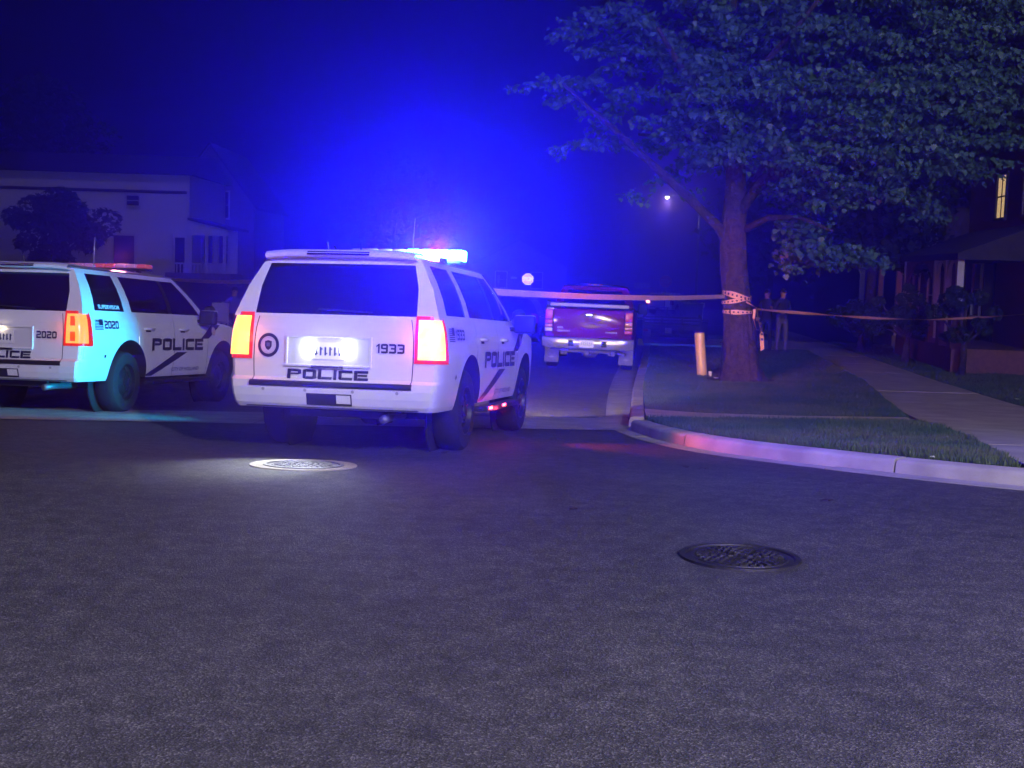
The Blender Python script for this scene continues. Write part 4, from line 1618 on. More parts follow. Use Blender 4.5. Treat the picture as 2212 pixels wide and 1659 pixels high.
# root buttress standing clear on the right
mb = MB()
mb.tube([tl_(1634, 826, TY - 0.35) + Vector((0, 0, -0.06)), tl_(1630, 800, TY - 0.30), tl_(1622, 760, TY - 0.22), tl_(1612, 715, TY - 0.1)], [0.12, 0.085, 0.075, 0.05], 12, wob=0.12)
mb.build('buttress_root', M_BARK, trunk, smooth=True)
limbs = [
    [(1572, 520, 0, .13), (1552, 490, -.1, .105), (1520, 458, -.25, .09), (1480, 420, -.4, .085), (1420, 365, -.7, .075), (1370, 320, -.9, .065), (1325, 278, -1.1, .055), (1270, 232, -1.3, .04), (1215, 180, -1.6, .025)],
    [(1590, 470, 0, .11), (1640, 400, -.5, .09), (1700, 330, -1.0, .075), (1790, 250, -1.6, .05), (1890, 170, -2.2, .03)],
    [(1590, 440, 0, .10), (1660, 390, .4, .085), (1780, 340, .7, .06), (1930, 300, 1.0, .035)],
    [(1588, 330, 0, .10), (1540, 250, -.6, .08), (1480, 160, -1.2, .06), (1420, 60, -1.8, .035)],
    [(1582, 240, 0, .09), (1640, 150, -.8, .07), (1720, 60, -1.6, .05), (1800, -40, -2.2, .03)],
    [(1600, 500, 0, .08), (1660, 470, -.6, .06), (1730, 470, -1.2, .045), (1800, 500, -1.7, .025)],
    [(1575, 150, 0, .08), (1500, 40, .5, .06), (1400, -60, 1.0, .04)],
    [(1590, 380, 0, .09), (1550, 330, 1.0, .07), (1480, 300, 2.0, .05), (1380, 290, 2.8, .03)],
    [(1600, 420, 0, .09), (1680, 330, 1.5, .07), (1850, 220, 2.4, .045), (2050, 140, 2.6, .03)],
    [(1640, 400, -.5, .08), (1780, 330, -1.2, .06), (1950, 250, -1.6, .045), (2120, 190, -1.8, .03)],
]
for L in limbs:
    mb = MB()
    mb.tube([tl_(a, b, TY + c) for a, b, c, d in L], [d for a, b, c, d in L], 10, wob=0.1)
    mb.build('limb', M_BARK, tree, smooth=True)

# crown: pads of foliage given as centre, half-size (pixels) and depth
blobs = [  # px, py, rx, ry, dY, ry_depth, branches
    (1720, 250, 330, 110, -1.6, 1.4, 62), (2010, 180, 220, 110, -1.2, 1.5, 44), (1640, 330, 130, 60, -1.2, 0.9, 14),
    (1790, 385, 140, 60, -1.3, 0.9, 20), (1755, 545, 125, 34, -1.5, 0.7, 15), (1705, 460, 60, 45, -0.8, 0.7, 5), (1740, 110, 400, 90, -0.9, 1.8, 44),
    (1780, 15, 480, 70, -0.5, 2.2, 42), (1430, 180, 170, 110, 0.3, 1.5, 9), (1300, 110, 150, 120, 0.4, 1.6, 8),
    (1290, 300, 120, 50, 0.3, 0.9, 4), (2070, 60, 220, 110, -0.6, 1.8, 30), (1500, 50, 260, 90, 0.8, 1.8, 12), (2120, 330, 110, 60, 0.3, 1.0, 8),
    (1570, 190, 170, 100, -0.5, 1.1, 13), (1910, 300, 170, 70, -1.6, 0.9, 18), (1980, 420, 110, 60, 1.5, 1.2, 5), (1800, 200, 450, 150, 2.8, 1.5, 16),
    (1400, 400, 110, 35, 0.4, 0.7, 2), (1860, -120, 560, 110, 0.0, 2.8, 26), (1480, 340, 80, 50, 0.6, 0.7, 3), (1240, 220, 90, 150, 0.3, 1.1, 6)]
centres = []
for (px, py_, rx, ry, dY, rd, wgt) in blobs:
    for _ in range(wgt):
        while True:
            u, v, w = rng.uniform(-1, 1, 3)
            if u * u + v * v + w * w < 1:
                break
        p = tl_(px + u * rx, py_ + v * ry, TY + dY + w * rd)
        az = rng.uniform(0, 2 * PI)
        if rng.uniform() < 0.7:                                # most twigs reach out from the trunk
            az = math.atan2(p.y, p.x) + rng.normal(0, 0.6)
        n_ = rng.integers(4, 8)
        for k in range(n_):
            d = 0.24 * (k - n_ / 2)
            centres.append((p.x + d * math.cos(az), p.y + d * math.sin(az), p.z - 0.10 * d - 0.05 * d * d + rng.normal(0, 0.03)))
P, S, Yw, Pt, Rl = sprays(centres, 20, 0.27, 0.04, 0.102, droop=0.35)
Yw = np.where(rng.uniform(0, 1, len(Yw)) < 0.65, PI + rng.normal(0, 0.9, len(Yw)), Yw)
# leave gaps between the layers, and keep the trunk and the big limb clear
keep = np.ones(len(P), bool)
pxs = 1602 + (P[:, 0]) * F_PX / TY
_w = P + np.array([base.x, TY, TREE_Z])
_lv = np.array(ray(1441, 427))
_off = np.hypot(_w[:, 0] - _w[:, 1] * _lv[0] / _lv[1], _w[:, 2] - CAM_H - _w[:, 1] * _lv[2] / _lv[1])
keep &= _off > 0.30                                        # the gap through which the far street lamp shines
keep &= ~((np.abs(P[:, 0] + 0.10) < 0.42) & (P[:, 2] < 3.3) & (P[:, 1] < 0.3))
keep &= ~((np.abs(P[:, 0] + 0.12) < 0.30) & (P[:, 2] < 4.6) & (P[:, 1] < 0.2) & (rng.uniform(0, 1, len(P)) < 0.75))
P, S, Yw, Pt, Rl = P[keep], S[keep], Yw[keep], Pt[keep], Rl[keep]
near = np.argsort(P[:, 1] + 0.05 * rng.uniform(-1, 1, len(P)))
vis = [i for i in near if P[i, 2] < 7.3][:280]
rest = np.setdiff1d(np.arange(len(P)), vis)
crown = foliage('crown', P[rest], S[rest], Yw[rest], Pt[rest], Rl[rest], M_LEAF, tree)
crown['kind'] = 'stuff'
leaf_me = bpy.data.meshes.new('leaf')
leaf_me.from_pydata([tuple(p) for p in LEAF], [], LEAF_T)
leaf_me.materials.append(M_LEAF)
LM = rot_mats(Yw[vis], Pt[vis], Rl[vis])
for n, i in enumerate(vis):
    o = bpy.data.objects.new('leaf', leaf_me)
    C.objects.link(o)
    o.parent = tree
    o.matrix_local = Matrix.Translation(P[i]) @ Matrix(LM[n].tolist()).to_4x4() @ Matrix.Scale(float(S[i]), 4)


# ------------------------------------------------------------------ grass
def in_poly(x, y, poly):
    inside = np.zeros(len(x), bool)
    n = len(poly)
    for i in range(n):
        x0, y0 = poly[i]
        x1, y1 = poly[(i + 1) % n]
        c = ((y0 > y) != (y1 > y)) & (x < (x1 - x0) * (y - y0) / (y1 - y0 + 1e-12) + x0)
        inside ^= c
    return inside


def grass(poly, box, n, hmin, hmax, holes=()):
    x = rng.uniform(box[0], box[1], n)
    y = rng.uniform(box[2], box[3], n)
    k = in_poly(x, y, poly)
    for h in holes:
        k &= ~in_poly(x, y, h)
    # patchy growth
    patch = np.sin(x * 1.9 + 1.3 * np.sin(y * 1.1)) * np.sin(y * 1.7 + 0.8 * np.sin(x * 2.3)) + 0.5 * np.sin(x * 6.1) * np.sin(y * 5.3)
    k &= (patch > -0.75) | (rng.uniform(0, 1, n) < 0.5)
    x, y, patch = x[k], y[k], patch[k]
    n = len(x)
    z = gz(x, y) + 0.126
    h = rng.uniform(hmin, hmax, n) * (0.8 + 0.25 * patch)
    w = rng.uniform(0.006, 0.013, n) * (1 + np.clip(y - 14, 0, 20) * 0.06)
    a = rng.uniform(0, 2 * PI, n)
    lean = h * rng.uniform(0.1, 0.75, n)
    b = a + rng.uniform(-1, 1, n) + PI / 2
    V = np.empty((n, 3, 3))
    V[:, 0] = np.stack([x - w * np.cos(a), y - w * np.sin(a), z], 1)
    V[:, 1] = np.stack([x + w * np.cos(a), y + w * np.sin(a), z], 1)
    V[:, 2] = np.stack([x + lean * np.cos(b), y + lean * np.sin(b), z + h], 1)
    return V


M_GRASS = mat('grass_blade', (0.045, 0.10, 0.028), 0.7, col2=(0.11, 0.13, 0.045), nscale=0.9)
clear = [(base.x + 0.75 * math.cos(t), TY + 0.75 * math.sin(t)) for t in np.linspace(0, 6.1, 14)]
drv = [(3.95, 37.0), (8.6, 36.7), (8.9, 42.0), (4.45, 42.3)]
G = [grass(strip_poly, (1.4, 5.6, 10.6, 17.2), 75000, 0.04, 0.10), grass(corner_poly, (1.8, 9.3, 17.4, 27), 150000, 0.035, 0.075, [clear]),
     grass(corner_poly, (1.8, 10.5, 27, 45), 80000, 0.04, 0.085, [clear, drv]), grass(right_poly, (8.3, 16, 9, 42), 110000, 0.04, 0.09)]
Vg = np.concatenate(G)
go = raw_mesh('grass', Vg.reshape(-1, 3), np.arange(len(Vg) * 3).reshape(-1, 3), M_GRASS)
tag(go, 'short mown grass on the verges and lawns', 'grass', kind='stuff')


# ------------------------------------------------------------------ manhole covers
M_IRON = mat('cast_iron', (0.026, 0.024, 0.028), 0.5, metal=0.3, col2=(0.045, 0.042, 0.045), nscale=20, bump=0.3, bscale=80)
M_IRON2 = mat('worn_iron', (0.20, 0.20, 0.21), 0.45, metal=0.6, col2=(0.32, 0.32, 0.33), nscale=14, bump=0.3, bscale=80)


def manhole(x, y, r_, label, m, collar=None):
    sl = math.atan((gzf(x, y + 0.4) - gzf(x, y - 0.4)) / 0.8)
    t = thing('manhole_cover', label, 'manhole', (x, y, gzf(x, y) + 0.004), (sl, 0, 0))
    fr = MB()
    fr.lathe([(r_ * 0.90, -0.02), (r_ * 0.90, 0.004), (r_ * 0.905, 0.010), (r_, 0.010), (r_ * 1.005, -0.02)], 48, 'Z')
    fr.build('frame_ring', m, t, smooth='auto')
    ld = MB()
    ld.lathe([(r_ * 0.885, -0.03), (r_ * 0.885, 0.001), (r_ * 0.80, 0.001), (r_ * 0.79, 0.007), (r_ * 0.75, 0.007), (r_ * 0.74, 0.001), (r_ * 0.001, 0.001)], 48, 'Z')
    lo = ld.build('lid', m, t, smooth='auto')
    st = MB()
    for ring, n in ((0.16, 6), (0.30, 12), (0.44, 18), (0.58, 24), (0.68, 30)):
        for k in range(n):
            a = 2 * PI * (k + 0.5 * (n % 4)) / n
            st.box((r_ * ring * math.cos(a), r_ * ring * math.sin(a), 0.005), (r_ * 0.085, r_ * 0.06 * (1 + 0.6 * (k % 3 == 0)), 0.016), rot=(0, 0, a))
    so = st.build('raised_studs', m, lo)
    so['kind'] = 'stuff'
    if collar:
        cl = MB()
        cl.lathe([(r_ * 1.01, 0.002), (collar, 0.004), (collar * 1.005, -0.02)], 48, 'Z')
        cl.build('concrete_collar', M_KERB, t, smooth='auto')
    return t


manhole(1.30, 7.05, 0.335, 'dark cast iron manhole cover with raised studs in open asphalt', M_IRON)
manhole(-1.70, 10.50, 0.33, 'pale worn manhole cover lit by the white hatch lamps', M_IRON2, collar=0.44)


# ------------------------------------------------------------------ police tape
M_TAPE = mat('barrier_tape', (0.95, 0.58, 0.30), 0.45, col2=(0.88, 0.50, 0.25), nscale=30)
M_TAPEK = mat('tape_print', (0.05, 0.02, 0.02), 0.5)


def ribbon(mb, pts, width, tilt=0.0, twist=0.0, n=40, sag=0.0, mi=0, wob=0.0):
    pts = [Vector(p) for p in pts]
    lens = [0.0]
    for a, b in zip(pts, pts[1:]):
        lens.append(lens[-1] + (b - a).length)
    L = lens[-1]
    vv, ff = [], []
    for i in range(n + 1):
        s = L * i / n
        k = max(0, min(len(pts) - 2, next((j for j in range(len(lens)) if lens[j] > s), len(lens) - 1) - 1))
        t = (s - lens[k]) / max(1e-6, lens[k + 1] - lens[k])
        p = pts[k].lerp(pts[k + 1], t)
        d = (pts[k + 1] - pts[k]).normalized()
        u = i / n
        p.z -= sag * 4 * u * (1 - u)
        side = d.cross(Vector((0, 0, 1)))
        if side.length < 0.2:
            side = Vector((1, 0, 0))
        side.normalize()
        a = tilt + twist * u + wob * math.sin(u * 23.0 + 1.0)
        w = (Vector((0, 0, 1)) * math.cos(a) + side * math.sin(a)) * width / 2
        vv += [p - w, p + w]
        if i:
            o = 2 * i
            ff.append((o - 2, o, o + 1, o - 1))
    mb.add(vv, ff, mi)


def suv_pt(root, p):
    return root.matrix_basis @ Vector(p)


tape_tree = at(1566, 640, TY - 0.30)
mA = suv_pt(suv1, (3.30, -1.20, 1.36))
tA = thing('police_tape', 'orange police tape stretched from the SUV mirror across to the maple', 'tape', (0, 0, 0), group='police tape lines')
mb = MB()
ribbon(mb, [tape_tree, at(1066, 630, mA.y + 0.3)], 0.078, 0.12, 0.0, 50, 0.05, wob=0.10)
mb.build('tape_strip', M_TAPE, tA)
tB = thing('police_tape', 'orange police tape running from behind the SUV toward the white house', 'tape', (0, 0, 0), group='police tape lines')
mb = MB()
mL = suv_pt(suv1, (3.30, 1.2, 1.30))
ribbon(mb, [at(585, 607, 25.0), at(300, 592, 42.0)], 0.085, 0.15, 0.0, 50, 0.10, wob=0.2)
mb.build('tape_strip', M_TAPE, tB)
# stake that holds the tape behind the SUV
stp = at(600, 607, 24.6)
stk = MB()
stk.box((0, 0, 0.9), (0.05, 0.03, 2.1))
stk.box((0, 0, -0.05), (0.03, 0.02, 0.3), taper=1.0)
so = stk.build('wooden_stake', mat('stake_wood', (0.35, 0.24, 0.14), 0.8), None)
so.location = (stp.x, stp.y, gzf(stp.x, stp.y))
tag(so, 'thin wooden stake holding tape behind the white SUV', 'stake')
tC = thing('police_tape', 'thin police tape sagging from the maple trunk toward the brick porch', 'tape', (0, 0, 0), group='police tape lines')
mb = MB()
ribbon(mb, [at(1636, 668, TY - 0.25), at(1760, 677, 27.0), at(1900, 686, 28.5), at(2010, 689, 29.0), at(2120, 684, 28.3), at(2300, 672, 26.0)], 0.070, 0.75, 0.5, 60, 0.02, wob=0.35)
mb.build('tape_strip', M_TAPE, tC)
tD = thing('police_tape', 'police tape wound twice around the maple trunk with a hanging tail', 'tape', (0, 0, 0))


def wrap(y_left, y_right, width, px_c, wpx):
    mb = MB()
    c = at(px_c, (y_left + y_right) / 2, TY)
    rr = wpx / 2 / F_PX * TY * 1.09
    dz = (y_left - y_right) / F_PX * TY / 2
    vv, ff = [], []
    n = 40
    for k in range(n + 1):
        a = 2 * PI * k / n
        zz = dz * math.cos(a)
        wv = width * (1 + 0.25 * math.sin(3 * a + 1))
        vv += [(c.x + rr * math.cos(a), c.y + rr * math.sin(a), c.z + zz - wv / 2), (c.x + rr * 1.01 * math.cos(a), c.y + rr * 1.01 * math.sin(a), c.z + zz + wv / 2)]
        if k:
            o = 2 * k
            ff.append((o - 2, o, o + 1, o - 1))
    mb.add(vv, ff)
    o = mb.build('tape_wrap', M_TAPE, tD)
    pr = MB()
    for k in range(10):
        a = PI * 1.08 + PI * 0.84 * k / 9
        zz = dz * math.cos(a)
        pr.box((c.x + rr * 1.025 * math.cos(a), c.y + rr * 1.025 * math.sin(a), c.z + zz), (0.035, 0.004, width * 0.42), rot=(0, 0, a + PI / 2))
    pr.build('tape_print', M_TAPEK, o)


wrap(632, 647, 0.10, 1591, 57)
wrap(654, 642, 0.07, 1591, 58)
wrap(674, 673, 0.075, 1594, 60)
mb = MB()
ribbon(mb, [at(1612, 652, TY - 0.32), at(1640, 668, TY - 0.28)], 0.04, 0.6, 1.5, 12)
mb.build('tape_strand', M_TAPE, tD)
mb = MB()
ribbon(mb, [at(1634, 664, TY - 0.3), at(1638, 690, TY - 0.32), at(1645, 720, TY - 0.33), at(1647, 756, TY - 0.33)], 0.085, 1.45, -0.5, 24)
tail = mb.build('tape_tail', M_TAPE, tD)
mb = MB()
ribbon(mb, [at(1630, 668, TY - 0.3), at(1628, 690, TY - 0.31), at(1634, 712, TY - 0.30)], 0.05, 1.5, 0.4, 12)
mb.build('tape_tail', M_TAPE, tD)
for (px, py_) in ((1639, 687), (1642, 699), (1644, 711), (1646, 722), (1646, 733)):
    p = at(px, py_, TY - 0.37)
    pr = MB()
    pr.box(p, (0.05, 0.004, 0.045))
    pr.build('tape_print', M_TAPEK, tail)


# ------------------------------------------------------------------ bollard, rod, litter
bb = at(1517, 812, 26.4)
bt = at(1511, 719, 26.4)
z0 = gzf(bb.x, 26.4) + 0.12
bol = thing('bollard', 'leaning yellow pipe bollard on the lawn beside the maple', 'bollard', (bb.x, 26.4, z0))
mb = MB()
d = Vector((bt.x - bb.x, 0.02, bt.z - z0))
mb.lathe([(0.105, -0.08), (0.105, d.length - 0.02), (0.100, d.length)], 28, 'Z')
po = mb.build('pipe', mat('yellow_sleeve', (0.75, 0.55, 0.10), 0.35, col2=(0.64, 0.45, 0.08), nscale=5, coat=0.3), bol, smooth='auto')
mb = MB()
mb.lathe([(0.100, d.length + 0.001), (0.085, d.length + 0.012), (0.001, d.length + 0.018)], 28, 'Z')
mb.build('cap', mat('bollard_cap', (0.10, 0.07, 0.05), 0.7), po, smooth=True)
po.rotation_euler = Vector((0, 0, 1)).rotation_difference(d.normalized()).to_euler()
mb = MB()
a, b = at(1557, 806, 26.0), at(1561, 742, 25.9)
mb.tube([(a.x, a.y, gzf(a.x, a.y) + 0.05), (a.x + (b.x - a.x) * .5, a.y, (gzf(a.x, a.y) + .1 + b.z) / 2), b], 0.014, 8)
mb.box((b.x, b.y, b.z + 0.02), (0.10, 0.03, 0.03))
tag(mb.build('metal_rod', M_BLACK, None, smooth='auto'), 'thin dark rod leaning against the maple trunk', 'rod')
cpz = at(1534, 810, 26.2)
mb = MB()
mb.lathe([(0.001, 0.0), (0.028, 0.0), (0.038, 0.10), (0.036, 0.10), (0.026, 0.004)], 14, 'Z')
o = mb.build('paper_cup', M_PLATE, None, smooth='auto')
o.location = (cpz.x, 26.2, gzf(cpz.x, 26.2) + 0.15)
tag(o, 'small white paper cup beside the yellow bollard', 'cup')


def scrap(px, py_, Y, label, s=0.06):
    p = at(px, py_, Y)
    mb = MB()
    vs = [(random.uniform(-1, 1) * s, random.uniform(-1, 1) * s, random.uniform(0, 0.6) * s) for _ in range(9)]
    bm = bmesh.new()
    for v in vs:
        bm.verts.new(v)
    bmesh.ops.convex_hull(bm, input=bm.verts)
    me = bpy.data.meshes.new('paper_scrap')
    bm.to_mesh(me)
    bm.free()
    me.materials.append(M_PLATE)
    o = bpy.data.objects.new('paper_scrap', me)
    C.objects.link(o)
    o.location = (p.x, Y, gzf(p.x, Y) + 0.16)
    tag(o, label, 'paper')


scrap(1546, 822, 25.4, 'crumpled white paper on bare soil at the foot of the maple')
scrap(2196, 860, 22.8, 'crumpled white paper on the lawn edge beside the sidewalk')
scrap(2012, 1003, 11.25, 'small white scrap lying on the kerb of the corner', 0.03)

# marker and a pale green strip coloured to imitate the headlit driveway edge
mk = at(1384, 741, 36.8)
mb = MB()
mb.add([(-0.09, -0.05, 0), (0.09, -0.05, 0), (0.03, -0.02, 0.19), (-0.07, -0.02, 0.19), (-0.09, 0.08, 0), (0.09, 0.08, 0), (0.03, 0.02, 0.19), (-0.07, 0.02, 0.19)],
       [(0, 1, 2, 3), (5, 4, 7, 6), (1, 5, 6, 2), (4, 0, 3, 7), (3, 2, 6, 7)])
o = mb.build('marker_tent', mat('fluorescent_yellow', (0.75, 0.85, 0.08), 0.4), None)
o.location = (mk.x, 36.8, gzf(mk.x, 36.8) + 0.145)
tag(o, 'small yellow green marker tent by the kerb past the truck', 'marker')
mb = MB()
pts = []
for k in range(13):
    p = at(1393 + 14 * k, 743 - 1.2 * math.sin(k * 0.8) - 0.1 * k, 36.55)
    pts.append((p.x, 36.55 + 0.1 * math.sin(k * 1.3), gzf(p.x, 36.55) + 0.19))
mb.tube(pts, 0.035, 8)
tag(mb.build('lit_edge_strip', mat('painted_green_light', (0.30, 0.75, 0.60), 0.45), None, smooth=True), 'pale green strip imitating a lit grass edge behind the bollard', 'lit_edge_strip')
# leaves blown on to the road
fl_me = bpy.data.meshes.new('fallen_leaf')
fl_me.from_pydata([tuple(p) for p in LEAF], [], LEAF_T)
fl_me.materials.append(mat('dead_leaf', (0.05, 0.03, 0.018), 0.8))
for (x, y) in ((1.55, 11.35), (1.75, 11.2), (-0.62, 12.05), (2.35, 9.2), (0.4, 8.4)):
    o = bpy.data.objects.new('fallen_leaf', fl_me)
    C.objects.link(o)
    o.location = (x, y, gzf(x, y) + 0.012)
    o.rotation_euler = (random.uniform(-.1, .1), random.uniform(-.1, .1), random.uniform(0, 6))
    o.scale = (0.10,) * 3
    tag(o, 'dead brown leaf lying flat on the asphalt', 'leaf', 'dead leaves on the road')


# ------------------------------------------------------------------ houses
M_SIDING = mat('white_siding', (0.70, 0.67, 0.62), 0.75, col2=(0.76, 0.72, 0.68), nscale=1.2)
M_ROOF = mat('dark_shingle', (0.03, 0.028, 0.03), 0.9, col2=(0.05, 0.045, 0.045), nscale=8, bump=0.6, bscale=20)
M_DARKW = mat('dark_pane', (0.008, 0.008, 0.012), 0.12)
M_TRIM = mat('trim_paint', (0.62, 0.60, 0.60), 0.6)
M_BRICK = mat('brick_wall', (0.16, 0.075, 0.055), 0.85, col2=(0.22, 0.11, 0.08), nscale=14, bump=0.6, bscale=30)
M_GREYS = mat('grey_siding', (0.16, 0.14, 0.15), 0.8, col2=(0.20, 0.17, 0.18), nscale=2)
M_WLIT = mat('lit_window', (0.8, 0.65, 0.4), 0.5, emit=(1.0, 0.66, 0.28), estr=0.85)


def window(parent, c, w, h, axis='y', pane=M_DARKW, frame=M_TRIM, mull=(1, 1), fw=0.08, depth=0.06):
    """Framed window on a wall; axis is the wall normal direction sign, c is the centre on the wall plane."""
    ax = axis[-1]
    sg = -1 if axis[0] == '-' else 1

    def bx(mb, u, z, su, sz, off, th):
        if ax == 'y':
            mb.box((c[0] + u, c[1] + sg * off, c[2] + z), (su, th, sz))
        else:
            mb.box((c[0] + sg * off, c[1] + u, c[2] + z), (th, su, sz))
    m = MB()
    bx(m, 0, h / 2 + fw / 2, w + 2 * fw, fw, 0.03, depth)
    bx(m, 0, -h / 2 - fw / 2, w + 2 * fw + 0.06, fw, 0.04, depth + 0.03)
    bx(m, -w / 2 - fw / 2, 0, fw, h, 0.03, depth)
    bx(m, w / 2 + fw / 2, 0, fw, h, 0.03, depth)
    wo = m.build('window', frame, parent)
    nx, nz = mull
    for i in range(nx):
        for j in range(nz):
            p = MB()
            pw, ph = w / nx, h / nz
            bx(p, -w / 2 + pw * (i + 0.5), -h / 2 + ph * (j + 0.5), pw - 0.04, ph - 0.04, 0.012, 0.012)
            p.build('pane', pane, wo)
    if nx * nz > 1:
        g = MB()
        for i in range(1, nx):
            bx(g, -w / 2 + w * i / nx, 0, 0.036, h, 0.022, 0.026)
        g.build('glazing_bar', frame, wo)
        for j in range(1, nz):
            g = MB()
            bx(g, 0, -h / 2 + h * j / nz, w, 0.036, 0.020, 0.022)
            g.build('glazing_bar', frame, wo)
    return wo


def boards(parent, x0, x1, z0, z1, yf, m, pitch=0.20, name='siding_board', skip=()):
    z = z0
    mesh = None
    while z < z1 - 0.02:
        hh = min(pitch, z1 - z)
        segs = [(x0, x1)]
        for (a, b, lo, hi) in skip:
            if lo < z + hh / 2 < hi:
                segs = [s2 for s in segs for s2 in ((s[0], min(s[1], a)), (max(s[0], b), s[1])) if s2[1] - s2[0] > 0.05]
        for a, b in segs:
            mb = MB()
            mb.add([(a, yf - 0.028, z), (b, yf - 0.028, z), (b, yf - 0.006, z + hh), (a, yf - 0.006, z + hh), (a, yf + 0.03, z), (b, yf + 0.03, z)],
                   [(0, 1, 2, 3), (4, 5, 1, 0)])
            mb.build(name, m, parent)
        z += pitch


def house_left():
    Y = 58.0
    t = thing('white_house', 'white clapboard house with a side porch and railing behind the police SUVs', 'house', (-17.5, Y, 0.30))
    o = Vector((-17.5, Y, 0.30))

    def L(px, py_):
        p = at(px, py_, Y) - o
        return p.x, p.z
    xr, zt = L(410, 379)
    xl = -9.0
    m = MB()
    m.box(((xl + xr) / 2, 3.6, zt / 2), (xr - xl, 7.0, zt))
    wall = m.build('wall', M_SIDING, t)
    dx0, dz1 = L(245, 508)
    dx1, _ = L(290, 508)
    wx0, wz1 = L(272, 421)
    wx1, wz0 = L(300, 445)
    boards(wall, xl, xr, 0.0, zt - 0.05, 0.10, M_SIDING, 0.21, skip=((dx0 - .1, dx1 + .1, 0.3, dz1 + .1), (wx0 - .1, wx1 + .1, wz0 - .1, wz1 + .1)))
    window(t, ((wx0 + wx1) / 2, 0.06, (wz0 + wz1) / 2), wx1 - wx0, wz1 - wz0, '-y', mull=(1, 2))
    m = MB()
    m.box(((dx0 + dx1) / 2, 0.05, (0.4 + dz1) / 2), (dx1 - dx0, 0.06, dz1 - 0.4))
    do = m.build('door', M_DARKW, t)
    for (xx, zz, sx, sz) in (((dx0 + dx1) / 2, dz1 + 0.06, dx1 - dx0 + 0.24, 0.12), (dx0 - 0.06, (0.4 + dz1) / 2, 0.12, dz1 - 0.4), (dx1 + 0.06, (0.4 + dz1) / 2, 0.12, dz1 - 0.4)):
        m = MB()
        m.box((xx, 0.045, zz), (sx, 0.09, sz))
        m.build('door_trim', M_TRIM, do)
    m = MB()
    m.tube([(dx1 - 0.1, 0.0, 1.3), (dx1 - 0.1, -0.04, 1.3)], 0.03, 8)
    m.build('door_knob', M_CHROME, do)
    # dark string course
    _, sz = L(300, 413)
    m = MB()
    m.box(((xl + xr) / 2, 0.05, sz), (xr - xl, 0.06, 0.13))
    m.build('string_course', M_ROOF, t)
    m = MB()
    m.box((xr - 0.06, 0.045, zt / 2), (0.12, 0.12, zt))
    m.build('corner_board', M_TRIM, t)
    # roof
    m = MB()
    m.add([(xl - .3, -0.35, zt), (xr + .3, -0.35, zt), (xr + .3, 7.5, zt), (xl - .3, 7.5, zt), (xl - .3, 3.6, zt + 1.1), (xr + .3, 3.6, zt + 1.1)],
          [(0, 1, 5, 4), (2, 3, 4, 5), (0, 4, 3), (1, 2, 5), (0, 3, 2, 1)])
    m.build('roof', M_ROOF, t)
    # porch with sloping roof on the right
    px1, pz0 = L(486, 592)
    _, rz1 = L(411, 470)
    rx2, rz2 = L(493, 492)
    m = MB()
    m.add([(xr, -0.35, rz1), (rx2 + .1, -0.35, rz2), (rx2 + .1, 4.0, rz2), (xr, 4.0, rz1), (xr, -0.35, rz1 - .12), (rx2 + .1, -0.35, rz2 - .12), (rx2 + .1, 4.0, rz2 - .12), (xr, 4.0, rz1 - .12)],
          [(0, 1, 2, 3), (7, 6, 5, 4), (0, 4, 5, 1), (1, 5, 6, 2)])
    m.build('porch_roof', M_ROOF, t)
    m = MB()
    m.add([(xr, -0.2, rz1 - .13), (rx2, -0.2, rz2 - .13), (rx2, -0.2, rz2 - .38), (xr, -0.2, rz2 - .38), (xr, -0.1, rz1 - .13), (rx2, -0.1, rz2 - .13), (rx2, -0.1, rz2 - .38), (xr, -0.1, rz2 - .38)],
          [(3, 2, 1, 0), (4, 5, 6, 7), (3, 7, 6, 2)])
    m.build('porch_gable', M_SIDING, t)
    m = MB()
    m.box(((xr + rx2) / 2 - .5, 2.2, rz2 / 2), (rx2 - xr + 0.9, 0.1, rz2))
    m.build('porch_wall', M_SIDING, t)
    for xx in (xr + 0.35, xr + 1.05):
        window(t, (xx, 2.14, pz0 + 1.2), 0.42, 1.5, '-y')
    for xx in (L(372, 500)[0], xr + 0.10, L(448, 500)[0], px1):
        m = MB()
        m.box((xx, -0.12, (pz0 + rz2 - .36) / 2), (0.13, 0.13, rz2 - .36 - pz0))
        m.build('porch_post', M_TRIM, t)
    m = MB()
    m.box(((xr + rx2) / 2 - .4, 0.9, pz0 / 2), (rx2 - xr + 1.2, 2.4, pz0))
    m.build('porch_floor', M_GREYS, t)
    a = L(372, 580)[0]
    rl = MB()
    rl.box(((a + px1) / 2, -0.12, pz0 + 0.42), (px1 - a, 0.06, 0.07))
    ro = rl.build('railing', M_TRIM, t)
    n = 15
    for k in range(n):
        b = MB()
        b.box((a + (px1 - a) * (k + 0.5) / n, -0.12, pz0 + 0.2), (0.05, 0.05, 0.38))
        b.build('baluster', M_TRIM, ro)
    for (xx, lo, hi) in ((L(388, 500)[0], pz0, rz2 - .5),):
        m = MB()
        m.box((xx, 0.06, (lo + hi) / 2), (0.42, 0.05, hi - lo))
        m.build('side_door', M_DARKW, t)
    return t


house_left()


